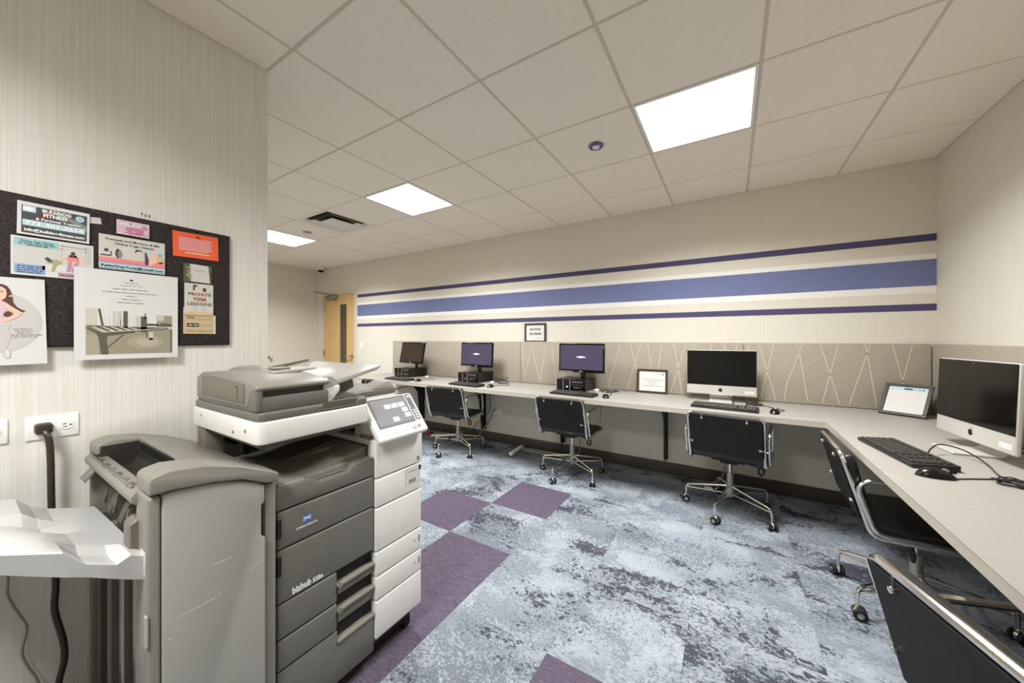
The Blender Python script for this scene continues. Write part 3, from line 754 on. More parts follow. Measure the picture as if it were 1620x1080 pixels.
make_cord('keyboard_cord', KBS[4], [(.775, 2.40, .818), (.80, 2.44, .835), (.85, 2.50, .845), (.91, 2.47, .835), (.93, 2.35, .812), (.905, 2.20, .804), (.93, 2.13, .808), (.97, 2.09, .804)], .003, 'plast_black')
make_cord('keyboard_cord', KBS[3], [(-.03, 3.29, .815), (.01, 3.33, .804), (.10, 3.42, .804), (.13, 3.55, .804), (.1, 3.62, .804)], .0028, 'plast_black')
make_cord('keyboard_cord', KBS[2], [(-1.29, 3.295, .815), (-1.27, 3.33, .83), (-1.235, 3.38, .804), (-1.22, 3.42, .804)], .0028, 'plast_black')
def coil(name, label, c, rad, n, m='plast_black', r=.0028, sx=1.0, tall=.02, seed=1, cat='cable'):
    rnd = random.Random(seed); pts = []
    for i in range(n*9+1):
        a = 2*math.pi*i/9; q = rad*(1+rnd.uniform(-.3, .3)); pts.append((c[0]+q*sx*math.cos(a)+rnd.uniform(-.008, .008), c[1]+q*math.sin(a)*.8, c[2]+r+.001+tall*(.5+.5*math.sin(a*.7+seed))*.9))
    b = MB(); b.tube(spline(pts, 3), r, m, 6); b.box((c[0]-.012, c[1]-rad-.006, c[2]), (c[0]+.012, c[1]-rad+.010, c[2]+.012), m, .002, 1); o = b.build(name); return tag(o, label, cat, 'bundled cables on the desk')
coil('cable_bundle', 'tangled black cable bundle on the right desk beside the corner computer', (.905, 2.105, DZT), .035, 4, sx=1.2, seed=2)
coil('cable_bundle', 'tied black cable bundle behind the mouse of the back wall all-in-one computer', (.165, 3.50, DZT), .032, 3, sx=1.5, tall=.012, seed=3)
coil('cable_bundle', 'looped black cable right of the third desktop computer', (-1.05, 3.56, DZT), .05, 2, sx=1.6, tall=.02, seed=4)
coil('cable_bundle', 'coiled black cable standing right of the second desktop computer', (-2.36, 3.56, DZT), .055, 3, sx=1.5, tall=.075, seed=5)
coil('cable_bundle', 'loose pale cable right of the farthest left desktop computer', (-3.52, 3.45, DZT), .05, 2, 'grey_cord', sx=1.8, tall=.02, seed=6)
for x, y, lab in [(-1.18, 3.56, 'small white plug adapter at the third desktop computer'), (-2.47, 3.52, 'small white plug adapter at the second desktop computer'), (-3.60, 3.54, 'small white plug adapter at the farthest left desktop computer')]:
    b = MB(); b.box((x-.022, y-.015, DZT), (x+.022, y+.015, DZT+.026), 'plate', .004, 2); b.box((x+.022, y-.006, DZT+.008), (x+.032, y+.006, DZT+.018), 'grey_cord', .001, 1); tag(b.build('plug_adapter'), lab, 'adapter', 'small adapters on the desk')

def logo_fruit(b, u, v, s_, m):
    pts = []
    # rounded fruit body with a bite taken from the right side
    out = [(0, -.40), (.10, -.46), (.24, -.45), (.36, -.30), (.43, -.12), (.33, -.06), (.27, .05), (.28, .17), (.37, .25), (.27, .33), (.13, .33), (0, .28), (-.14, .34), (-.28, .31), (-.39, .20), (-.43, .03), (-.40, -.16), (-.33, -.32), (-.22, -.45), (-.10, -.46)]
    b.poly([(u+a*s_, v+c*s_) for a, c in out], m, 1)
    b.poly([(u+a*s_, v+c*s_) for a, c in [(0, .36), (.03, .50), (.13, .60), (.18, .60), (.16, .48), (.09, .39)]], m, 1)
def make_aio(label, loc, rz, sticker):
    """all-in-one computer facing local -y, foot at the origin"""
    t = thing('all_in_one_computer', label, 'computer', loc, rz, group='silver all-in-one computers')
    W_, Z0, Z1 = .264, .055, .445
    T4 = Matrix.Translation((0, 0, 0)) @ Matrix.Rotation(R(-2), 4, 'X')
    b = MB(); b.X = T4; b.box((-W_, -.012, Z0), (W_, .008, Z1), 'alu', .008, 3)
    b.prism([(-.20, Z0+.03), (.20, Z0+.03), (.20, Z1-.05), (-.20, Z1-.05)], .008, .030, 'alu', 'y', .014, 3); b.build('housing', t)
    b = MB(); b.X = T4; b.box((-W_+.0035, -.0135, Z0+.083), (W_-.0035, -.011, Z1-.004), 'gloss_black', .0007, 1); sc_ = b.build('screen', t)
    b = MB(); b.X = T4; b.cyl((0, -.0136, Z1-.016), (0, -.0142, Z1-.016), .003, 'silver', n=10); b.build('webcam', sc_)
    b = MB(); b.X = T4 @ frame_m((0, -.0123, Z0+.044), (1, 0, 0), (0, 0, 1)); logo_fruit(b, 0, 0, .036, 'ink'); b.build('logo', t, smooth=0)
    b = MB(); b.X = T4 @ frame_m((W_-.052, -.0123, Z0+.034), (1, 0, 0), (0, 0, 1)); b.rect(-.034, -.011, .034, .011, 'plate' if sticker else 'white_metal', 1); b.words(-.028, .028, -.004, .008, 'ink_lgrey', 2, 5); b.build('sticker', t, smooth=0)
    prof = fillet([(0, .028, .30), (0, .075, .006), (0, -.105, .006)], .03, 6)
    b = MB(); b.sweep([(p[1], max(p[2], .006)) for p in prof], .009, -.085, .085, 'alu', .002, 1); b.build('stand', t)
    return t
aio1 = make_aio('silver all-in-one computer standing on the back wall desk', (-.077, 3.575, DZT), R(0), False)
aio2 = make_aio('silver all-in-one computer standing in the right desk corner', (.990, 2.61, DZT), R(-85), True)
make_cord('power_cable', aio2, [(1.02, 2.52, .90), (1.10, 2.44, .86), (1.17, 2.36, .815), (1.2, 2.2, .805), (1.15, 2.0, .805)], .004, 'plast_black')
make_cord('usb_cable', aio2, [(1.02, 2.46, .885), (1.09, 2.38, .835), (1.12, 2.26, .805), (1.08, 2.15, .805)], .003, 'plast_black')
make_cord('network_cable', aio2, [(1.02, 2.53, .91), (1.13, 2.46, .90), (1.18, 2.40, .86), (1.2, 2.34, .806), (1.17, 2.2, .806)], .003, 'grey_cord')
make_cord('power_cable', aio1, [(-.07, 3.61, .87), (-.01, 3.60, .84), (.02, 3.50, .806), (.01, 3.40, .806), (.02, 3.36, .806)], .003, 'plast_black')

# ================================================================== FRAMED SIGNS
def framed(name, label, mtx, w_, h, fw, lines, standing=False, group=None, fm='frame_brown'):
    t = thing(name, label, 'sign', mtx=mtx, group=group)
    b = MB()
    for lo, hi in [((0, 0), (w_, fw)), ((0, h-fw), (w_, h)), ((0, fw), (fw, h-fw)), ((w_-fw, fw), (w_, h-fw))]: b.box((*lo, 0), (*hi, .016), fm, .002, 1)
    b.box((.004, .004, -.002), (w_-.004, h-.004, .004), 'matt_black'); b.build('frame', t)
    b = MB(); b.box((fw-.001, fw-.001, .004), (w_-fw+.001, h-fw+.001, .007), 'paper'); p = b.build('sheet', t, smooth=0)
    b = MB(); lines(b, .0072); b.build('lettering', p, smooth=0)
    if standing:
        b = MB(); b.prism([(-.002, h*.62), (-.009, h*.62), (-.075, .060), (-.068, .057)], w_*.38, w_*.62, 'matt_black', 'x', .001, 1, Matrix(((1, 0, 0, 0), (0, 0, 1, 0), (0, 1, 0, 0), (0, 0, 0, 1)))); b.build('easel_leg', t)
    return t
def nofood(b, z0):
    b.text('NO FOOD', .148, .146, .028, 'ink', 1, .150, bold=.035, z0=z0); b.text('OR DRINK', .148, .092, .028, 'ink', 1, .172, bold=.035, z0=z0); b.text('Thank you', .205, .045, .013, 'ink_grey', 1, .085, z0=z0, shear=.2); b.words(.045, .08, .197, .006, 'ink_lgrey', 1, 3, z0)
framed('framed_sign', 'dark framed no food or drink sign on the wall above the pinboard', frame_m((-2.178, YB-.003, 1.300), (1, 0, 0), (0, 0, 1)), .294, .234, .022, nofood)
def notice(b, z0):
    b.words(.195, .255, .188, .008, 'ink_grey', 1, 4, z0); b.rect(.245, .185, .255, .196, 'ink', 1, z0=z0)
    for k, (u0, u1, m) in enumerate([(.08, .22, 'ink_lgrey'), (.055, .25, 'ink_grey'), (.10, .20, 'ink_grey'), (.12, .18, 'ink_grey'), (.055, .25, 'ink_grey')]): b.words(u0, u1, .152-k*.021, .008, m, 1, 10+k, z0)
framed('framed_sign', 'dark framed notice leaning against the pinboard beside the back wall computer', frame_m((-.815, 3.733, .8005), (1, 0, 0), (0, .10, .995)), .288, .238, .02, notice)
def notice2(b, z0):
    b.rect(.021, .200, .219, .231, 'paleblue', 1, z0=z0); b.rect(.100, .210, .142, .223, 'slate', 2, z0=z0); b.words(.150, .190, .213, .007, 'ink_grey', 2, 8, z0); b.rect(.192, .211, .199, .220, 'ink', 3, z0=z0)
    for k in range(8): b.words(.034, .205, .178-k*.019, .005, 'ink_lgrey', 1, 30+k, z0)
framed('framed_sign', 'dark framed notice tilted back on its easel in the desk corner', frame_m((.924, 3.632, .8008), (.84, -.54, 0), (.31, .48, .82)), .240, .254, .021, notice2, standing=True)

# ================================================================== WALL PLATES
def outlet(label, mtx, w_, h, n, group=None, name='wall_outlet', cat='outlet'):
    t = thing(name, label, cat, mtx=mtx, group=group)
    b = MB(); b.box((0, 0, 0), (w_, h, .006), 'plate', .003, 2); b.build('cover_plate', t)
    for k in range(n):
        u = w_*(k+.5)/n if n > 1 else w_/2
        b = MB()
        if name == 'light_switch': b.box((u-.016, h/2-.032, .005), (u+.016, h/2+.032, .010), 'plate', .002, 1); b.build('rocker', t); continue
        b.prism([(u+.0165*max(-.92, min(.92, 1.15*math.cos(a*math.pi/10)))*1.0, h/2+.0145*math.sin(a*math.pi/10)) for a in range(20)], .005, .0085, 'plate', 'z', .0008, 1); o = b.build('receptacle', t)
        b = MB()
        b.rect(u-.008, h/2+.003, u+.001, h/2+.0055, 'ink', 1, .0085); b.rect(u-.008, h/2-.0065, u+.003, h/2-.004, 'ink', 1, .0085); b.disc(u+.009, h/2-.0005, .0027, .0027, 'ink', 1, 10, .0085); b.build('slots', o, smooth=0)
    if n > 1 and name != 'light_switch':
        b = MB(); b.cyl((w_/2, h/2, .006), (w_/2, h/2, .0072), .003, 'steel', n=8); b.build('plate_screw', t)
    return t
LW = lambda y, z: frame_m((XL, y, z), (0, 1, 0), (0, 0, 1))
BWm = lambda x, z: frame_m((x, YB, z), (1, 0, 0), (0, 0, 1))
outlet('white wall outlet with the copier plug in it on the printer wall', LW(.134, 1.014), .111, .077, 2)
outlet('white wall plate cut off at the left edge of the photo', LW(-.009, 1.017), .111, .077, 2)
outlet('white outlet under the desk right of the second chair', BWm(-2.665, .358), .145, .078, 2)
outlet('white outlet under the desk left of the second chair', BWm(-3.935, .345), .155, .078, 2)
outlet('white light switch on the back wall beside the door', BWm(-5.485, 1.165), .07, .115, 1, name='light_switch', cat='switch')

# ================================================================== NOTICE BOARD AND FLYERS
BT = .016
bd = thing('notice_board', 'frameless dark woven notice board on the printer wall', 'notice board', (XL, .17, 1.323))
b = MB(); b.X = Matrix.Translation((-XL, -.17, -1.323)); b.box((XL, -.36, 1.323), (XL+BT, .679, 1.812), 'tackboard', .004, 2); b.build('board_panel', bd)
b = MB(); b.X = Matrix.Translation((-XL, -.17, -1.323)); b.box((XL, -.363, 1.320), (XL+.006, .682, 1.815), 'dark_void'); b.build('board_backing', bd)
def flyer(name, label, cat, y, z, w_, h, lift, m, rot=0, group='flyers on the notice board'):
    mx = frame_m((XL+BT+lift, y, z), (0, math.cos(rot), math.sin(rot)), (0, -math.sin(rot), math.cos(rot)))
    t = thing(name, label, cat, mtx=mx, group=group)
    b = MB(); b.box((0, 0, -.0008), (w_, h, 0), m); b.build('sheet', t, smooth=0); return t
# bulldog fitness card
t = flyer('flyer', 'dark fitness training flyer with white border and phone number, top left', 'flyer', .117, 1.685, .149, .106, .006, 'paper', R(-.6))
b = MB(); b.rect(.008, .006, .143, .095, 'slate', 1); b.poly([(.035, .06), (.062, .09), (.066, .06)], 'dkred', 2); b.poly([(.075, .094), (.143, .06), (.143, .04), (.06, .094)], 'ink_grey', 2); b.rect(.010, .030, .139, .049, 'paleblue', 3); b.rect(.010, .074, .036, .094, 'paleblue', 3); b.disc(.022, .084, .011, .006, 'logo_white', 4); b.disc(.127, .080, .010, .010, 'paleblue', 3); b.disc(.127, .080, .006, .005, 'teal', 4); b.build('picture', t, smooth=0)
b = MB(); b.text('BULLDOG', .078, .081, .0105, 'logo_white', 5, .060, bold=.04); b.text('FITNESS', .075, .066, .0115, 'logo_white', 5, .050, bold=.04); b.text('& Personal Training', .082, .0525, .008, 'logo_white', 5, .094, bold=.03); b.text('773-401-3614', .0745, .033, .0125, 'logo_white', 6, .120, bold=.03); b.text('info@bulldog-fitness.com', .0755, .013, .0085, 'logo_white', 5, .124, bold=.04); b.build('lettering', t, smooth=0)
t = flyer('card', 'small blank pale card tucked behind the fitness flyer', 'card', .258, 1.757, .038, .022, .002, 'cream', R(8)); b = MB(); b.words(.014, .034, .010, .003, 'ink_lgrey', 1, 2); b.build('lettering', t, smooth=0)
# small pink card
t = flyer('card', 'small pink business card near the top of the board', 'card', .331, 1.738, .0865, .0535, .006, 'pale_pink')
b = MB(); b.rect(.022, .006, .070, .030, 'pink', 1)
rr = random.Random(3)
for k in range(26): b.disc(rr.uniform(.004, .083), rr.uniform(.004, .05), .003, .003, rr.choice(['mauve', 'paper', 'pale_pink']), 2, 6)
b.disc(.074, .036, .008, .008, 'mauve', 3, 12); b.build('picture', t, smooth=0)
b = MB(); b.text('Katie Gray', .036, .035, .012, 'logo_white', 5, .054, bold=.025, shear=.3)
for k in range(3): b.words(.024, .068, .023-k*.006, .003, 'pale_pink', 4, k)
b.build('lettering', t, smooth=0)
# orange note
t = flyer('note', 'bright orange paper note pinned at the top right of the board', 'note', .487, 1.688, .150, .103, .003, 'orange', R(1.2))
b = MB()
for k in range(8): b.rect(.018, .0775-k*.007, .130-.003*(k*5 % 3)-(.012 if k == 7 else 0), .0808-k*.007, 'pale_pink', 1)
b.rect(.038, .0175, .118, .0215, 'paper', 1); b.build('lettering', t, smooth=0)
b = MB(); b.cyl((.078, .09, 0), (.078, .09, .006), .0025, 'dkred', n=8); b.cyl((.078, .09, .006), (.078, .09, .008), .0045, 'dkred', n=10); b.build('push_pin', t)
# prenatal flyer
t = flyer('flyer', 'prenatal online yoga classes flyer with a photo strip, top middle', 'flyer', .288, 1.604, .174, .1245, .005, 'cream')
b = MB(); b.rect(0, .022, .174, .088, 'paleblue', 1); b.rect(0, .022, .174, .045, 'mauve', 2); b.rect(0, .030, .116, .042, 'coral', 3); b.rect(.0, .042, .116, .088, 'cream', 3)
b.disc(.018, .068, .006, .006, 'hair', 4); b.rect(.004, .047, .030, .052, 'slate', 4); b.rect(.028, .05, .031, .066, 'slate', 4); b.disc(.047, .060, .007, .018, 'slate', 4); b.disc(.052, .058, .006, .015, 'ink_grey', 5)
b.poly([(.088, .072), (.094, .084), (.106, .084), (.112, .074), (.104, .080), (.096, .076)], 'hair', 5); b.poly([(.086, .036), (.090, .036), (.092, .075), (.104, .079), (.098, .083), (.086, .076)], 'skin', 4)
b.poly([(.118, .03), (.126, .03), (.128, .05), (.121, .078), (.117, .078)], 'hair', 4); b.poly([(.128, .028), (.15, .028), (.152, .07), (.146, .085), (.134, .085), (.130, .06)], 'skin', 4); b.poly([(.130, .026), (.174, .024), (.174, .05), (.15, .044)], 'coral', 5); b.disc(.160, .055, .010, .014, 'tan', 5); b.disc(.160, .075, .005, .006, 'khaki', 5)
b.rect(0, 0, .174, .022, 'paleblue', 6); b.rect(0, .003, .174, .0045, 'slate', 7); b.build('picture', t, smooth=0)
b = MB(); b.text('Prenatal and Mommy & Me', .087, .106, .0075, 'ink', 2, .142, bold=.02); b.text('Online Yoga Classes', .090, .0925, .0078, 'ink', 2, .104, bold=.02); b.text('KatieGrayYoga@gmail.com', .087, .0085, .0085, 'ink', 8, .164, bold=.03); b.build('lettering', t, smooth=0)
# yoga photo flyer
t = flyer('flyer', 'yoga classes flyer with teal banner and exercise photo, left of the board', 'flyer', .106, 1.554, .170, .124, .003, 'paper')
b = MB(); b.rect(.004, .034, .165, .118, 'cream', 1); b.rect(.006, .094, .093, .119, 'teal', 2); b.rect(.006, .006, .066, .036, 'pblue', 2); b.rect(.092, .004, .130, .018, 'mauve', 2); b.rect(.006, .078, .095, .0795, 'ink_lgrey', 2)
for x_ in (.098, .150): b.rect(x_, .060, x_+.004, .116, 'ink_lgrey', 2)
b.rect(.098, .108, .155, .110, 'ink_grey', 2); b.rect(.098, .098, .155, .100, 'ink_lgrey', 2); b.rect(.155, .06, .165, .118, 'ink_lgrey', 2); b.rect(.06, .022, .165, .042, 'paper', 2)
b.poly([(.064, .060), (.070, .066), (.076, .062), (.082, .052), (.072, .050)], 'slate', 4); b.poly([(.070, .056), (.095, .062), (.102, .050), (.092, .044), (.085, .020), (.078, .020), (.082, .044), (.070, .046)], 'khaki', 3)
b.poly([(.092, .060), (.118, .082), (.121, .085), (.122, .080), (.096, .056)], 'skin', 4); b.poly([(.128, .085), (.146, .070), (.150, .064), (.147, .062), (.126, .078)], 'skin', 4); b.disc(.124, .088, .005, .006, 'hair', 5); b.poly([(.116, .082), (.132, .082), (.133, .074), (.116, .074)], 'slate', 4); b.poly([(.112, .074), (.136, .074), (.138, .060), (.131, .054), (.126, .066), (.121, .054), (.112, .058)], 'coral', 4); b.poly([(.114, .060), (.122, .056), (.122, .040), (.118, .024), (.108, .024), (.112, .040)], 'mauve', 3); b.poly([(.128, .056), (.137, .060), (.132, .040), (.126, .024), (.120, .026)], 'mauve', 3); b.build('picture', t, smooth=0)
b = MB(); b.text('Private Yoga Classes', .050, .107, .007, 'slate', 4, .066, bold=.015, shear=.3); b.words(.014, .086, .1015, .004, 'slate', 4, 4); b.words(.03, .072, .0965, .004, 'slate', 4, 5)
for k in range(4): b.words(.011, .062, .028-k*.0065, .0042, 'slate', 4, 90+k)
b.words(.096, .126, .009, .0045, 'dkred', 4, 7); b.build('lettering', t, smooth=0)
# big white flyer with sepia photo of a bed frame
t = flyer('flyer', 'large white sale flyer with a sepia bed frame photo, hanging below the board edge', 'flyer', .231, 1.274, .268, .324, .012, 'paper')
u0, u1, v0, v1 = .026, .250, .018, .182
b = MB(); b.rect(u0, v0, u1, v1, 'sepia2', 1); b.rect(u0, .115, u1, v1, 'paper', 2); b.rect(u0, .122, u0+.026, v1, 'sepia3', 3); b.poly([(u0+.028, .182), (u0+.034, .182), (u0+.042, .122), (u0+.036, .122)], 'sepia1', 4)
for k in range(7): b.rect(u0+.046+k*.009, .122, u0+.0475+k*.009, .150+.03*((k*37) % 5)/5, 'sepia3', 3)
b.rect(u0+.066, .122, u0+.070, .176, 'sepia3', 4); b.rect(u0+.074, .122, u0+.086, .176, 'ink_lgrey', 3)
b.rect(u0+.090, .112, u0+.101, .177, 'sepia1', 5); b.rect(u0+.122, .122, u0+.152, .160, 'sepia3', 4); b.rect(u0+.136, .10, u0+.152, .160, 'sepia1', 5); b.rect(u0+.146, .15, u0+.149, .172, 'sepia1', 5)
for k in range(4): b.rect(u0+.102, .128+.011*k, u0+.122, .129+.011*k, 'ink_lgrey', 4)
b.rect(u0+.150, .124, u1-.04, .133, 'sepia1', 4); b.rect(u1-.044, .124, u1, .166, 'sepia2', 4); b.rect(u1-.042, .145, u1-.024, .165, 'sepia3', 5); b.poly([(u1-.044, .124), (u1-.03, .136), (u1-.015, .136), (u1, .132), (u1, .122), (u1-.044, .122)], 'sepia1', 6)
b.poly([(u0, .122), (u1-.01, .118), (u1-.02, .110), (u0+.040, .096), (u0, .118)], 'sepia1', 5)
for k in range(5): b.poly([(u0+.012+k*.022, .1185), (u0+.019+k*.022, .1185), (u0+.050+k*.022, .1015+k*.0012), (u0+.040+k*.022, .1005+k*.0012)], 'sepia3', 6)
b.poly([(u0+.002, .118), (u0+.006, .118), (u0+.040, .097), (u1-.02, .1135), (u1-.02, .1155), (u0+.040, .1005), (u0+.002, .121)], 'sepia3', 7)
b.poly([(u0+.030, .099), (u0+.040, .096), (u0+.120, .105), (u0+.120, .098), (u0+.050, .086), (u0+.048, .072), (u0+.053, .019), (u0+.036, .019), (u0+.030, .075), (u0+.024, .095), (u0, .112), (u0, .116)], 'sepia1', 7)
b.poly([(u0+.052, .046), (u0+.054, .044), (u0+.092, .090), (u0+.088, .090)], 'sepia1', 6); b.rect(u0+.150, .076, u0+.153, .104, 'sepia1', 6); b.rect(u0+.158, .07, u0+.170, .1, 'sepia3', 3); b.rect(u1-.004, v0, u1, .11, 'sepia1', 6)
b.disc(u0+.15, .062, .05, .026, 'sepia2b', 2, 20); b.disc(u0+.155, .062, .03, .016, 'sepia2c', 3, 20); b.rect(u0, v0, u0+.03, .09, 'sepia2b', 2); b.build('picture', t, smooth=0)
b = MB(); b.disc(.137, .294, .005, .003, 'ink', 2, 10); b.words(.120, .156, .282, .004, 'ink_grey', 2, 12)
b.text('Simple Bed for Sale', .137, .2705, .005, 'ink_grey', 2, .058)
for k, (a, c) in enumerate([(.090, .184), (.064, .210), (.124, .150), (.112, .162), (.100, .172)]): b.words(a, c, .257-k*.0125, .0045, 'ink_grey', 2, 20+k)
b.build('lettering', t, smooth=0)
# left flyer with a generic drawn figure
t = flyer('flyer', 'white flyer with a drawn long-haired woman, cut off by the left edge', 'flyer', -.07, 1.262, .246, .276, .008, 'paper', R(1.2))
fx = .150
b = MB(); b.disc(.148, .135, .0915, .098, 'ink_lgrey', 1, 32); b.disc(.1465, .136, .0885, .0955, 'halo', 2, 32)
def both(pts, m, k):
    b.poly(pts, m, k); b.poly([(.314-u, v) for u, v in pts], m, k)
both([(.157, .254), (.167, .253), (.175, .248), (.180, .237), (.184, .218), (.185, .197), (.191, .184), (.199, .176), (.208, .171), (.200, .166), (.190, .172), (.182, .182), (.175, .193), (.168, .200), (.157, .198)], 'hair', 3)
both([(.157, .246), (.165, .245), (.172, .238), (.1735, .224), (.171, .211), (.164, .203), (.157, .199)], 'skin', 5)
both([(.157, .206), (.164, .204), (.166, .195), (.157, .193)], 'skin', 4)
both([(.157, .194), (.167, .195), (.172, .180), (.167, .164), (.164, .149), (.169, .131), (.157, .127)], 'pale_pink', 6)
both([(.167, .196), (.177, .189), (.189, .177), (.201, .166), (.197, .156), (.187, .147), (.176, .139), (.165, .136), (.163, .142), (.177, .152), (.187, .163), (.178, .172), (.171, .181)], 'skin', 7)
both([(.166, .160), (.174, .171), (.184, .163), (.178, .152), (.168, .152)], 'hair', 5)
both([(.157, .127), (.169, .131), (.179, .129), (.174, .110), (.179, .090), (.170, .054), (.165, .052), (.165, .093), (.157, .117)], 'ink_lgrey', 6)
both([(.165, .052), (.174, .051), (.177, .037), (.175, .023), (.167, .022), (.163, .035)], 'ink_lgrey', 7); both([(.1665, .048), (.172, .047), (.1745, .037), (.173, .026), (.168, .025)], 'paper', 8)
both([(.160, .2315), (.168, .2315), (.168, .2295), (.160, .2295)], 'hair', 8); b.rect(.152, .209, .162, .211, 'coral', 8); both([(.179, .220), (.184, .220), (.185, .215), (.176, .215)], 'pale_pink', 8)
b.build('picture', t, smooth=0)
b = MB()
for k, (a, c) in enumerate([(.182, .222), (.186, .220), (.190, .216), (.165, .240), (.170, .234)]): b.words(a, c, .112-k*.0062, .0038, 'ink_grey', 4, 40+k)
b.build('lettering', t, smooth=0)
# right hand column of small cards
t = flyer('card', 'small yoga card with a white tag, right side of the board', 'card', .519, 1.586, .094, .078, .003, 'olive')
b = MB(); b.poly([(.024, .004), (.088, .002), (.082, .076), (.020, .078)], 'cream', 2); b.rect(.084, .01, .092, .05, 'hair', 1); b.build('picture', t, smooth=0)
b = MB(); b.text('Yoga', .0125, .040, .019, 'khaki', 3, .060, bold=.02, rot=R(-78)); b.text('Katie Gray', .054, .049, .008, 'ink_grey', 3, .036, shear=.25); b.words(.036, .072, .030, .003, 'ink_lgrey', 3, 2); b.build('lettering', t, smooth=0)
t = flyer('card', 'private yoga lessons card with brown lettering, right side of the board', 'card', .521, 1.448, .096, .134, .006, 'cream')
b = MB(); b.poly([(.028, .128), (.042, .128), (.040, .120), (.034, .120), (.033, .104), (.028, .104)], 'hair', 1); b.disc(.066, .110, .007, .009, 'hair', 1, 10); b.poly([(.032, .050), (.044, .050), (.046, .082), (.040, .104), (.034, .104)], 'skin', 1); b.poly([(.058, .05), (.070, .05), (.072, .082), (.066, .104), (.058, .1)], 'skin', 1); b.rect(.028, .014, .040, .056, 'ink_lgrey', 2); b.rect(.056, .014, .070, .056, 'ink_lgrey', 2); b.rect(.0, 0, .096, .012, 'tan', 3); b.build('picture', t, smooth=0)
b = MB(); b.text('PRIVATE', .050, .083, .013, 'hair', 4, .076, bold=.01); b.text('YOGA', .050, .062, .014, 'hair', 4, .046, bold=.03); b.text('LESSONS', .050, .042, .013, 'hair', 4, .080, bold=.01); b.build('lettering', t, smooth=0)
t = flyer('envelope', 'tan kraft card with small printing below the private lessons card', 'card', .518, 1.369, .108, .080, .004, 'kraft')
b = MB(); b.poly([(.0, .080), (.018, .080), (.018, .112), (.0, .110)], 'cream', 1); b.poly([(.10, .08), (.108, .08), (.108, .0), (.101, 0)], 'cream', 2); b.rect(.012, .030, .050, .044, 'ink', 3); b.build('picture', t, smooth=0)
b = MB(); b.words(.016, .047, .0345, .007, 'paper', 4, 3); b.words(.03, .098, .062, .003, 'sepia2', 3, 4); b.words(.05, .098, .036, .003, 'sepia2', 3, 5); b.words(.012, .098, .010, .008, 'sepia2', 3, 6)
for k in range(3): b.poly([(.012+k*.008, .064), (.018+k*.008, .064), (.016+k*.008, .078)], 'sepia1', 3)
b.build('lettering', t, smooth=0)

# ================================================================== MULTIFUNCTION COPIER
CPX, CPY = -1.575, .87
cp = thing('copier', 'tall charcoal and white office copier with tilted touch screen', 'copier', (CPX, CPY, 0))
def P(name, fn, parent=None, smooth=35, label=None):
    b = MB(); b.X = Matrix.Translation((-CPX, -CPY, 0)); fn(b); o = b.build(name, parent or cp, smooth)
    if label: o['label'] = label
    return o
P('chassis', lambda b: (b.box((-1.90, .575, .065), (-1.276, 1.172, .845), 'grey_deep', .004, 1), b.box((-1.88, .60, .035), (-1.29, 1.15, .066), 'matt_black')))
for x in (-1.84, -1.305):
    for y in (.63, 1.135):
        P('caster', lambda b: (b.cyl((x, y-.016, .027), (x, y+.016, .027), .027, 'matt_black', n=18, bev=.004), b.cyl((x, y-.018, .027), (x, y+.018, .027), .011, 'steel', n=10), b.box((x-.02, y-.021, .028), (x+.02, y+.021, .058), 'plast_black', .004, 1)))
# exit tray deck
P('exit_deck', lambda b: (b.box((-1.90, .562, .782), (-1.292, .935, .858), 'grey_mid', .006, 2), b.prism([(.562, .784), (.935, .784), (.935, .860), (.838, .860), (.815, .836), (.705, .836), (.672, .860), (.562, .860)], -1.298, -1.250, 'grey_dark', 'x', .008, 2), b.box((-1.87, .575, .857), (-1.262, .66, .863), 'grey_mid', .002, 1)))
P('exit_ramp', lambda b: (b.prism([(.66, .858), (.72, .862), (.95, .895), (1.0, .895), (1.0, .858)], -1.84, -1.31, 'grey_mid', 'x', .006, 2), b.prism([(.70, .866), (.92, .898), (.92, .890), (.72, .860)], -1.66, -1.50, 'brownish', 'x', .002, 1)))
P('inner_side', lambda b: b.box((-1.90, .935, .782), (-1.30, 1.172, .90), 'grey_deep', .004, 1))
P('exit_post', lambda b: (b.box((-1.37, .945, .858), (-1.285, .985, .935), 'grey_mid', .006, 2), b.cyl((-1.285, .95, .91), (-1.275, .95, .91), .008, 'grey_deep', n=10)))
def fpanel(name, y0, y1, z0, z1, m='grey_dark', x1=-1.25, bev=.007, label=None): return P(name, lambda b: b.box((x1-.03, y0, z0), (x1, y1, z1), m, bev, 3), label=label)
o = fpanel('toner_door', .567, .932, .6575, .780)
P('finger_slot', lambda b: b.box((-1.262, .5665, .695), (-1.2485, .579, .757), 'matt_black', .001, 1), o)
# maker emblem and name
def emblem(b):
    b.X = b.X @ frame_m((-1.2497, 0, 0), (0, 1, 0), (0, 0, 1))
    b.disc(.661, .727, .0165, .0155, 'logo_blue', 1, 24)
    for k, hh in enumerate((.004, .0015, -.0015, -.004)): b.rect(.661-.0145+abs(hh)*.4, .727+hh*1.6-.0007, .661+.0145-abs(hh)*.4, .727+hh*1.6+.0007, 'logo_white', 2)
    b.disc(.661, .727, .006, .011, 'logo_blue', 3, 16); b.disc(.661, .728, .009, .003, 'logo_white', 4, 16)
    b.text('KONICA MINOLTA', .661, .700, .0065, 'logo_white', 2, .072, bold=.035)
P('emblem', emblem, o, 0)
o = fpanel('front_door', .567, .932, .479, .654)
P('finger_slot', lambda b: b.box((-1.262, .5665, .570), (-1.2485, .579, .635), 'matt_black', .001, 1), o)
def model_name(b):
    b.X = b.X @ frame_m((-1.2497, 0, 0), (0, 1, 0), (0, 0, 1)); b.text('bizhub', .612, .4905, .0225, 'logo_white', 1, .062, 'LEFT', bold=.035); b.text('558e', .680, .4905, .0155, 'logo_white', 1, .037, 'LEFT', bold=.035)
P('model_name', model_name, o, 0)
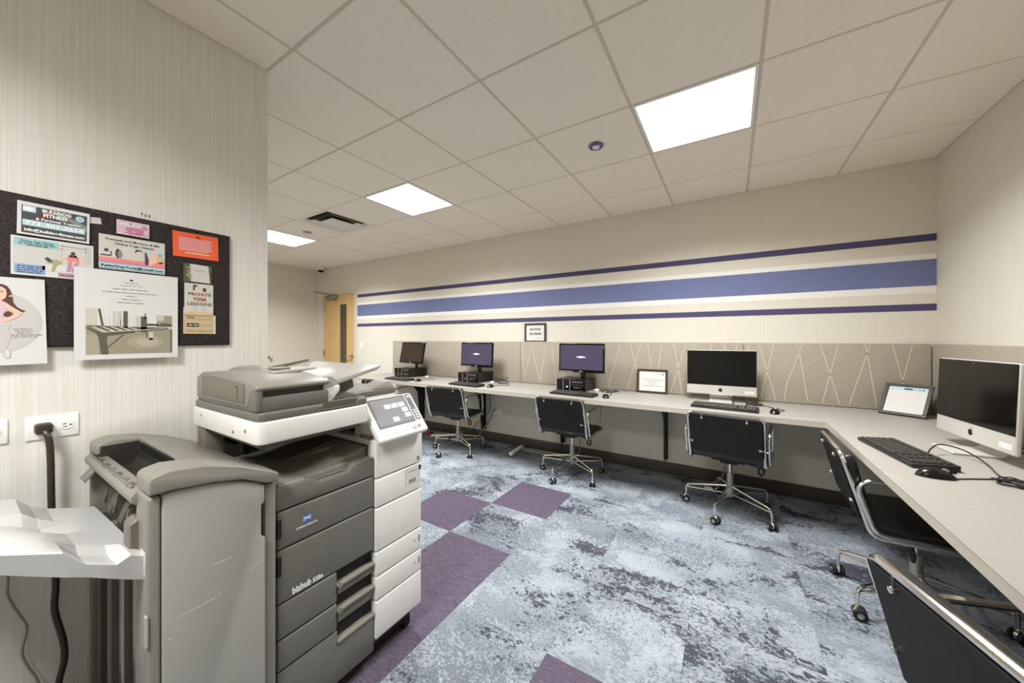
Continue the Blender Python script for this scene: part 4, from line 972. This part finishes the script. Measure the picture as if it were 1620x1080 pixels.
P('drawer_recess', lambda b: (b.box((-1.278, .772, .19), (-1.272, .932, .475), 'matt_black'),))
def drawer(z0, z1, g0, g1):
    o = P('paper_drawer', lambda b: b.box((-1.28, .567, z0), (-1.25, .772, z1), 'grey_dark', .007, 3))
    P('drawer_handle', lambda b: (b.box((-1.276, .776, g0), (-1.255, .932, g1-.012), 'brownish', .003, 1), b.box((-1.276, .770, g1-.013), (-1.244, .932, g1), 'grey_mid', .005, 2), b.cyl((-1.248, .779, g1-.007), (-1.242, .779, g1-.007), .009, 'steel', n=12, bev=.001)), o)
drawer(.362, .4755, .384, .428); drawer(.259, .358, .279, .334)
o = P('cabinet_drawer', lambda b: b.prism([(.567, .06), (.932, .06), (.932, .205), (.774, .205), (.774, .255), (.567, .255)], -1.28, -1.25, 'grey_dark', 'x', .006, 2))
P('drawer_handle', lambda b: b.box((-1.278, .772, .206), (-1.244, .932, .219), 'grey_mid', .004, 2), o)
# white column beside the drawers
first = None
for k, (z0, z1) in enumerate([(.7695, .925), (.6485, .765), (.4665, .644), (.364, .462), (.264, .360), (.105, .260)]):
    o = P('side_panel', lambda b: b.box((-1.285, .934, z0), (-1.241, 1.184 if k else 1.19, z1), 'copier_white', .006, 3))
    if k == 0: P('card_slot', lambda b: b.box((-1.2425, .955, .905), (-1.2405, 1.17, .909), 'grey_mid'), o, 0); P('status_mark', lambda b: b.box((-1.2415, 1.155, .782), (-1.2405, 1.172, .80), 'ink_grey'), o, 0)
    if k == 1:
        def sticker(b):
            b.X = b.X @ frame_m((-1.2409, 0, 0), (0, 1, 0), (0, 0, 1)); b.rect(1.088, .684, 1.168, .760, 'paper', 1)
            for q in [(1.088, .684, 1.168, .6855), (1.088, .7585, 1.168, .760), (1.088, .684, 1.0895, .76), (1.1665, .684, 1.168, .76)]: b.rect(*q, 'ink_grey', 2)
            b.words(1.10, 1.155, .740, .007, 'ink_grey', 2, 1); b.words(1.095, 1.160, .726, .006, 'ink_lgrey', 2, 2); b.words(1.095, 1.160, .715, .006, 'ink_lgrey', 2, 3)
            for q in range(14): b.rect(1.108+q*.003, .690, 1.1095+q*.003, .707, 'ink', 2)
            b.rect(1.166, .735, 1.180, .757, 'ink', 1)
        P('asset_sticker', sticker, o, 0)
    if k in (3, 4): P('drawer_lock', lambda b: (b.box((-1.2415, 1.165, z1-.06), (-1.2395, 1.172, z1-.03), 'grey_mid'), b.cyl((-1.2415, 1.14, z1-.045), (-1.2395, 1.14, z1-.045), .004, 'grey_mid', n=8)), o, 0)
P('column_core', lambda b: b.box((-1.88, .94, .07), (-1.285, 1.178, .92), 'copier_white', .004, 1))
# scanner unit
P('rear_support', lambda b: (b.box((-1.86, .562, .846), (-1.74, .66, 1.014), 'brownish', .006, 2), b.box((-1.770, .516, .90), (-1.69, .580, 1.014), 'brownish', .006, 2), b.box((-1.90, .66, .858), (-1.80, 1.0, 1.02), 'matt_black'), b.box((-1.90, 1.0, .858), (-1.40, 1.15, 1.02), 'matt_black', .004, 1), b.cyl((-1.76, .60, .95), (-1.70, .62, .93), .014, 'plast_black', n=10)))
P('scanner_underside', lambda b: (b.box((-1.77, .53, .992), (-1.28, .89, 1.014), 'grey_deep', .003, 1), b.box((-1.77, .89, .992), (-1.41, 1.14, 1.014), 'grey_deep', .003, 1)))
P('scanner_housing', lambda b: b.prism([(-1.78, .508), (-1.275, .508), (-1.255, .514), (-1.246, .530), (-1.246, .900), (-1.385, .915), (-1.385, 1.15), (-1.78, 1.15)], 1.012, 1.084, 'copier_white', 'z', .006, 3))
for y, z in ((-1.70, 1.06), (-1.42, 1.035), (-1.33, 1.050)): P('housing_screw', lambda b: b.cyl((y, .509, z), (y, .507, z), .006, 'steel', n=10))
pl = P('platen_lid', lambda b: b.prism([(-1.775, .512), (-1.280, .512), (-1.260, .518), (-1.252, .534), (-1.252, .900), (-1.39, .915), (-1.39, 1.16), (-1.775, 1.16)], 1.085, 1.112, 'grey_dark', 'z', .006, 3))
P('lid_handle', lambda b: (b.box((-1.254, .720, 1.091), (-1.2505, .852, 1.117), 'grey_deep', .001, 1), b.box((-1.2515, .722, 1.0905), (-1.249, .856, 1.0925), 'grey_mid'), b.box((-1.2515, .850, 1.091), (-1.2485, .856, 1.119), 'grey_mid')), pl)  # no real recess: its shade and lip highlight are painted as darker and lighter greys
af = P('document_feeder', lambda b: (b.box((-1.76, .515, 1.111), (-1.268, .750, 1.160), 'grey_dark', .006, 2), b.box((-1.312, .512, 1.111), (-1.266, .535, 1.188), 'grey_dark', .010, 3), b.box((-1.76, .520, 1.155), (-1.292, .748, 1.186), 'grey_deep'), b.prism([(-1.762, 1.122), (-1.33, 1.122), (-1.30, 1.174), (-1.268, 1.180), (-1.260, 1.192), (-1.280, 1.203), (-1.40, 1.216), (-1.58, 1.227), (-1.71, 1.222), (-1.762, 1.202)], .512, .753, 'grey_mid', 'y', .009, 3)))
P('feeder_side_cover', lambda b: (b.prism([(-1.70, 1.136), (-1.345, 1.136), (-1.345, 1.200), (-1.40, 1.204), (-1.60, 1.212), (-1.70, 1.208)], .5085, .515, 'brownish', 'y', .003, 2), b.box((-1.392, .5075, 1.148), (-1.388, .510, 1.190), 'grey_deep'), b.box((-1.42, .5075, 1.188), (-1.388, .510, 1.191), 'grey_deep')), af)
P('feeder_hump', lambda b: (b.sph((-1.66, .655, 1.212), .10, 'grey_mid', 20, (1.1, .75, .28)), b.prism([(.64, 1.226), (.80, 1.232), (.80, 1.226), (.64, 1.212)], -1.56, -1.44, 'clear_grey', 'x', .002, 1), b.box((-1.54, .66, 1.229), (-1.48, .72, 1.236), 'grey_mid', .002, 1)), af)
ft = P('feed_tray', lambda b: (b.prism([(.755, 1.174), (.80, 1.190), (1.00, 1.234), (1.006, 1.226), (.985, 1.214), (.755, 1.158)], -1.80, -1.300, 'clear_grey', 'x', .004, 2),))
P('paper_guide', lambda b: b.prism([(.70, 1.205), (.80, 1.222), (.96, 1.248), (.96, 1.236), (.70, 1.185)], -1.815, -1.795, 'grey_dark', 'x', .003, 1), ft)
P('edge_guide', lambda b: (b.prism([(.738, 1.155), (.795, 1.165), (.79, 1.192), (.77, 1.206), (.738, 1.208)], -1.29, -1.284, 'clear_grey', 'x', .001, 1),), ft)
P('feeder_end', lambda b: b.prism([(.744, 1.112), (.765, 1.112), (.80, 1.150), (.80, 1.172), (.744, 1.160)], -1.42, -1.278, 'copier_white', 'x', .004, 2))
P('tray_support', lambda b: b.prism([(.79, 1.135), (.86, 1.113), (.93, 1.140), (.92, 1.19), (.80, 1.172)], -1.62, -1.38, 'grey_dark', 'x', .006, 2))
P('exit_bed', lambda b: (b.box((-1.62, .75, 1.111), (-1.26, .90, 1.114), 'grey_mid', .002, 1), b.box((-1.62, .90, 1.111), (-1.395, 1.155, 1.114), 'grey_mid', .001, 1), b.prism([(.76, 1.113), (.84, 1.138), (.91, 1.113)], -1.52, -1.29, 'grey_dark', 'x', .003, 1), b.prism([(1.02, 1.112), (1.122, 1.147), (1.138, 1.145), (1.155, 1.112)], -1.50, -1.398, 'clear_grey', 'x', .004, 1)))
# operator panel
pm = frame_m((-1.190, .918, .930), (0, 1, 0), (-.63, 0, .776))
P('panel_mount', lambda b: (b.box((-1.42, .955, .918), (-1.25, 1.165, .985), 'copier_white', .008, 2), b.prism([(-1.26, .922), (-1.20, .935), (-1.28, 1.03), (-1.32, 1.03)], .96, 1.16, 'copier_white', 'y', .006, 2)))
def pb(fn):
    def g(b): b.X = b.X @ pm; fn(b)
    return g
op = P('operator_panel', pb(lambda b: b.box((0, 0, -.030), (.268, .206, 0), 'copier_white', .011, 4)))
P('panel_bezel', pb(lambda b: (b.box((.022, .055, -.002), (.218, .198, .0012), 'frame_brown', .0008, 1), b.box((.224, .060, -.002), (.252, .198, .0010), 'frame_brown', .0008, 1))), op)
ts = P('touch_screen', pb(lambda b: b.box((.030, .064, 0), (.209, .190, .0018), 'ui_bg')), op, 0)
def ui(b):
    b.X = b.X @ pm
    for u, v in [(.090, .140), (.128, .140), (.166, .140), (.172, .112), (.176, .084), (.105, .074)]:
        b.rect(u, v, u+.033, v+.022, 'ui_btn', 1, .0018); b.words(u+.005, u+.028, v+.013, .004, 'ink_lgrey', 2, int(u*999), .0018)
    b.rect(.030, .168, .209, .1683, 'ink_lgrey', 1, .0018)
P('screen_button', ui, ts, 0)
for k in range(5): P('soft_key', pb(lambda b: b.box((.035+k*.028, .024, -.001), (.049+k*.028, .030, .002), 'tray_white', .001, 1)), op)
P('start_key', pb(lambda b: b.cyl((.196, .030, -.001), (.196, .030, .003), .0125, 'pale_pink', n=18, bev=.001)), op)
P('stop_key', pb(lambda b: b.cyl((.222, .030, -.001), (.222, .030, .003), .008, 'grey_mid', n=14, bev=.001)), op)
P('power_key', pb(lambda b: b.cyl((.238, .183, 0), (.238, .183, .003), .0085, 'tray_white', n=14, bev=.001)), op)
for k in range(4): P('side_key', pb(lambda b: b.box((.229, .066+k*.013, 0), (.247, .074+k*.013, .0025), 'tray_white', .001, 1)), op)


# ================================================================== FINISHER DOCKED TO THE COPIER
FX, FY_ = -1.57, .41
fn = thing('paper_finisher', 'grey paper finisher unit with white stacking tray, left of the copier', 'finisher', (FX, FY_, 0))
def F(name, f, parent=None, smooth=35, label=None):
    b = MB(); b.X = Matrix.Translation((-FX, -FY_, 0)); f(b); o = b.build(name, parent or fn, smooth)
    if label: o['label'] = label
    return o
F('core', lambda b: (b.box((-1.88, .375, .04), (-1.262, .535, .90), 'grey_deep', .003, 1), b.box((-1.88, .315, .04), (-1.262, .378, .74), 'grey_deep', .003, 1), b.box((-1.86, .33, 0), (-1.28, .53, .04), 'matt_black')))
fp = F('front_panel', lambda b: b.prism([(.289, .045), (.289, .950), (.31, .954), (.36, .951), (.41, .942), (.46, .929), (.50, .910), (.521, .896), (.521, .843), (.512, .837), (.512, .742), (.523, .733), (.523, .045)], -1.268, -1.226, 'grey_panel', 'x', .006, 3))
def scr(b):
    b.X = b.X @ frame_m((-1.2258, 0, 0), (0, 1, 0), (0, 0, 1))
    for a, c, d, e, ww in [(.393, .717, .436, .718, .0011), (.479, .655, .516, .662, .0009), (.317, .621, .398, .624, .0011), (.403, .629, .411, .630, .001), (.300, .576, .307, .574, .0014)]: b.poly([(a, c-ww), (d, e-ww), (d, e+ww), (a, c+ww)], 'scratch', 1)
F('scratch_marks', scr, fp, 0)
F('corner_column', lambda b: (b.box((-1.335, .263, .04), (-1.230, .2885, .950), 'grey_mid', .008, 4),))
F('side_strip', lambda b: (b.box((-1.90, .525, .03), (-1.236, .557, .892), 'grey_mid', .005, 2),))
F('rear_column', lambda b: b.box((-1.905, .263, .03), (-1.868, .33, .97), 'brownish', .005, 2))
top = [(.263, .958), (.263, .984), (.270, .994), (.304, 1.002), (.375, .993), (.454, .967), (.53, .929), (.558, .914), (.558, .896), (.521, .902), (.46, .934), (.39, .949), (.31, .958)]
mid = [(.362, .952), (.362, .995), (.375, .993), (.454, .967), (.53, .929), (.558, .914), (.558, .896), (.521, .902), (.46, .934), (.39, .949)]
cap = [(y, z+(.010 if k < 8 and k > 0 else .0)) for k, (y, z) in enumerate(top)]
tc = F('top_cover', lambda b: (b.prism(top, -1.908, -1.80, 'grey_mid', 'x', .006, 3), b.prism(mid, -1.803, -1.328, 'grey_mid', 'x', .003, 2), b.prism(cap, -1.331, -1.218, 'grey_mid', 'x', .0055, 3)))
F('exit_slot', lambda b: (b.prism([(.272, .900), (.272, .918), (.340, .905), (.364, .935), (.364, .900)], -1.803, -1.328, 'inner_dark', 'x'), b.prism([(.285, .915), (.298, .932), (.303, .918)], -1.78, -1.35, 'grey_mid', 'x', .001, 1), b.prism([(.361, .90), (.366, .90), (.366, .985), (.361, .985)], -1.803, -1.328, 'inner_dark', 'x'), b.box((-1.806, .272, .90), (-1.799, .362, .985), 'inner_dark'), b.box((-1.335, .272, .90), (-1.326, .362, .985), 'inner_dark')), tc)
def comb(b):
    for k in range(18): b.box((-1.735+k*.0175, .354, .966), (-1.728+k*.0175, .3625, .988), 'plast_black')
    b.box((-1.43, .346, .966), (-1.39, .362, .984), 'steel', .003, 1)
F('ejector_comb', comb, tc, 0)
sh = F('exit_shelf', lambda b: (b.prism([(.251, .922), (.250, .938), (.262, .949), (.290, .951), (.290, .914), (.264, .910)], -1.895, -1.318, 'grey_mid', 'x', .003, 2),))
def rails(b):
    b.tube([(-1.86, .262, .951), (-1.36, .262, .951)], .004, 'steel', 6)
    for k in range(7): b.box((-1.83+k*.07, .258, .946), (-1.80+k*.07, .275, .953), 'steel' if k % 2 else 'grey_deep', .002, 1)
F('guide_rail', rails, sh)
def bay(b):
    b.box((-1.866, .362, .74), (-1.338, .376, .935), 'matt_black'); b.box((-1.866, .30, .738), (-1.338, .376, .744), 'matt_black'); b.cyl((-1.86, .318, .862), (-1.34, .318, .862), .006, 'steel', n=10)
    for x in (-1.74, -1.60, -1.46): b.cyl((x-.022, .318, .862), (x+.022, .318, .862), .021, 'grey_dark', n=16, bev=.003); b.cyl((x-.03, .318, .862), (x+.03, .318, .862), .012, 'steel', n=12)
F('roller_bay', bay)
for k, x in enumerate((-1.80, -1.67, -1.53, -1.40)):
    F('paddle', lambda b: (b.prism([(.282, .870), (.290, .880), (.328, .835), (.322, .820)], x-.010, x+.010, 'steel', 'x', .002, 1), b.box((x+.02, .300, .742), (x+.045, .340, .825), 'inner_dark', .004, 1), b.prism([(.276, .80), (.284, .845), (.290, .845), (.284, .80)], x+.012, x+.02, 'steel', 'x')))
for k, x in enumerate((-1.735, -1.60, -1.475)): F('guide_fin', lambda b: b.prism([(.284, .742), (.278, .785), (.296, .838), (.345, .838), (.345, .742)], x-.018, x+.018, 'grey_deep', 'x', .003, 1))
F('exit_flap', lambda b: b.prism([(.240, .872), (.272, .912), (.276, .905), (.244, .864)], -1.895, -1.835, 'grey_mid', 'x', .001, 1))
F('stack_stop', lambda b: b.prism([(.246, .795), (.246, .868), (.262, .882), (.288, .868), (.288, .795)], -1.362, -1.308, 'brownish', 'x', .003, 1))
for k, x in enumerate((-1.85, -1.775, -1.70, -1.63, -1.55, -1.475, -1.405)):
    F('guide_rib', lambda b: b.box((x-.017, .274+(k % 2)*.014, .05), (x+.017, .317, .755), ['grey_deep', 'steel', 'brownish', 'grey_deep', 'steel', 'grey_mid', 'steel'][k], .004, 1))
F('latch_tab', lambda b: b.box((-1.245, .2585, .58), (-1.226, .2645, .66), 'grey_panel', .003, 1))
# stacking tray: lofted top with finger pockets, sloping up away from the unit
ys = [.268, .240, .216, .168, .136, .110, .057, -.02, -.13]
prof = {-1.258: [.797, .814, .803, .831, .872, .884, .909, .940, .975],
        -1.266: [.799, .816, .803, .831, .874, .886, .911, .942, .977],
        -1.350: [.797, .811, .795, .822, .866, .882, .908, .940, .975],
        -1.385: [.795, .803, .812, .836, .862, .881, .907, .938, .972],
        -1.52: [.788, .798, .806, .824, .842, .858, .884, .915, .952],
        -1.56: [.786, .794, .802, .812, .812, .826, .850, .885, .930],
        -1.66: [.782, .790, .798, .806, .808, .822, .846, .880, .925],
        -1.70: [.780, .787, .795, .806, .830, .856, .868, .900, .940],
        -1.86: [.772, .780, .788, .805, .826, .858, .872, .902, .942]}
def traymesh(b):
    G = [[(x, y, z) for y, z in zip(ys, prof[x])] for x in sorted(prof)]
    zb = [.737, .753, .768, .800-.0, .818, .834, .868, .905, .945]
    first, last = sorted(prof)[0], sorted(prof)[-1]
    t = bmesh.new()
    top_ = [[t.verts.new(p) for p in row] for row in G]
    fb = [t.verts.new((-1.262, y, z)) for y, z in zip(ys, zb)]; bb = [t.verts.new((first+.01, y, z-.01)) for y, z in zip(ys, [min(a, p-.01) for a, p in zip(zb, prof[first])])]
    for a, c in zip(top_, top_[1:]):
        for i in range(len(a)-1): t.faces.new((a[i], a[i+1], c[i+1], c[i]))
    L_ = top_[-1]; F0 = top_[0]; n = len(ys)
    for i in range(n-1):
        t.faces.new((L_[i], L_[i+1], fb[i+1], fb[i])); t.faces.new((F0[i], F0[i+1], bb[i+1], bb[i])); t.faces.new((fb[i], fb[i+1], bb[i+1], bb[i]))
    t.faces.new([r[0] for r in top_]+[fb[0], bb[0]]); t.faces.new([r[-1] for r in top_]+[fb[-1], bb[-1]])
    bmesh.ops.recalc_face_normals(t, faces=t.faces)
    b._merge(t, 'tray_white')
tr = F('output_tray', traymesh, None, 9, 'white plastic stacking tray')
F('tray_clip', lambda b: b.box((-1.29, .262, .745), (-1.246, .276, .812), 'tray_white', .003, 2), tr)

# ================================================================== CORDS
cd = thing('power_cord', 'thick dark brown power cord hanging from the wall outlet behind the tray', 'cord', (XL+.02, .167, 1.05))
b = MB(); b.X = Matrix.Translation((-XL-.02, -.167, -1.05))
b.tube(spline([(-1.905, .169, 1.045), (-1.895, .176, 1.02), (-1.90, .180, .957), (-1.905, .183, .766), (-1.915, .192, .546), (-1.915, .190, .443), (-1.905, .206, .337), (-1.90, .208, .27), (-1.90, .196, .18), (-1.90, .22, .06), (-1.87, .25, .0085)], 8), .0085, 'brown_cord', 10); b.build('cord', cd)
b = MB(); b.X = Matrix.Translation((-XL-.02, -.167, -1.05)); b.box((-1.942, .150, 1.036), (-1.900, .186, 1.070), 'brown_cord', .007, 2); b.build('plug', cd)
b = MB(); b.tube(spline([(-1.93, .02, 1.02), (-1.925, .08, .80), (-1.93, .10, .615), (-1.93, .101, .542), (-1.93, .12, .473), (-1.925, .136, .417), (-1.93, .127, .344), (-1.925, .137, .295), (-1.915, .159, .22), (-1.905, .17, .10), (-1.90, .19, .006)], 6), .0035, 'grey_cord', 6)
b.cyl((-1.949, .02, 1.02), (-1.93, .02, 1.02), .008, 'grey_cord', n=8)
tag(b.build('thin_cord'), 'thin wavy grey cord on the wall below the white tray', 'cord')
def floor_cord(name, label, pts, r, m, group='cords under the desk'):
    b = MB(); b.tube(spline(pts, 6), r, m, 7); b.cyl(pts[0], (Vector(pts[0])+(Vector(pts[0])-Vector(pts[1])).normalized()*.03), r*2.1, m, n=8); return tag(b.build(name), label, 'cord', group)
floor_cord('hanging_cord', 'pale cord running from the under-desk outlet down behind the second chair', [(-2.63, 3.77, .40), (-2.72, 3.76, .24), (-2.80, 3.70, .10), (-2.92, 3.62, .012), (-3.08, 3.58, .008), (-3.2, 3.5, .008)], .007, 'grey_cord')
floor_cord('hanging_cord', 'dark cords dropping from the desk edge right of the second chair', [(-2.70, 3.775, .74), (-2.69, 3.77, .60), (-2.685, 3.775, .45), (-2.72, 3.77, .36), (-2.90, 3.74, .2), (-2.95, 3.7, .05), (-2.94, 3.66, .008)], .004, 'plast_black')
floor_cord('hanging_cord', 'pale cord looping down right of the third chair post', [(-1.50, 3.78, .55), (-1.47, 3.76, .30), (-1.435, 3.75, .17), (-1.44, 3.74, .08), (-1.49, 3.68, .012), (-1.6, 3.6, .008)], .006, 'grey_cord')
floor_cord('hanging_cord', 'black cord hanging below the desk bracket behind the third chair', [(-1.60, 3.76, .50), (-1.61, 3.75, .28), (-1.64, 3.75, .15), (-1.69, 3.74, .05), (-1.73, 3.66, .008)], .004, 'plast_black')
floor_cord('hanging_cord', 'pale cord curving down behind the chair at the back wall computer', [(-.06, 3.76, .60), (-.055, 3.72, .33), (-.043, 3.70, .22), (-.062, 3.69, .115), (-.10, 3.68, .06), (-.2, 3.66, .008)], .007, 'grey_cord')
b = MB(); b.tube(spline([(-.13, 3.60, .07), (-.09, 3.60, .06), (-.03, 3.60, .055), (-.08, 3.62, .015), (-.14, 3.60, .012), (-.10, 3.57, .05), (-.05, 3.58, .01)], 6), .006, 'plast_black', 6); b.box((-.20, 3.58, 0), (-.13, 3.61, .022), 'plate', .003, 1); tag(b.build('cable_knot'), 'knot of black cable on the floor behind the back wall computer chair', 'cable')
# white footed bars on the floor under the desk
def foot_bar(label, loc, rz, cross):
    t = thing('foot_bar', label, 'foot bar', loc, rz, group='white foot bars under the desk')
    b = MB(); b.box((-.022, -.165, .012), (.022, .165, .045), 'plate', .005, 2); b.build('foot', t)
    b = MB()
    for s_ in (-1, 1): b.cyl((0, s_*.13, 0), (0, s_*.13, .013), .013, 'matt_black', n=10)
    b.build('glide', t)
    if cross:
        b = MB(); b.cyl((.02, .08, .030), (cross, .06, .030), .011, 'steel', n=10); b.cyl((.02, .05, .022), (cross, .02, .022), .006, 'steel', n=8); b.cyl((cross, .06, 0), (cross, .06, .042), .013, 'steel', n=10); b.build('cross_rod', t)
    return t
foot_bar('white foot bar with long chrome rod on the carpet between second and third chairs', (-2.15, 3.56, 0), R(6), .62)
foot_bar('white foot bar lying behind the second chair', (-3.33, 3.58, 0), R(-52), .3)
b = MB(); b.box((-3.66, 3.60, 0), (-3.60, 3.66, .03), 'red', .006, 2); b.cyl((-3.60, 3.63, .015), (-3.57, 3.63, .012), .008, 'matt_black', n=8); tag(b.build('red_plug'), 'small red plug on the carpet by the baseboard', 'plug')

for y, z_, lab in [(.401, 1.835, 'leftmost of three tiny staples in the wall above the board'), (.411, 1.831, 'middle of three tiny staples in the wall above the board'), (.422, 1.832, 'rightmost of three tiny staples in the wall above the board')]:
    b = MB(); b.box((XL, y-.001, z_-.005), (XL+.002, y+.001, z_+.005), 'black_steel'); tag(b.build('staple', smooth=0), lab, 'staple', 'staples above the notice board')
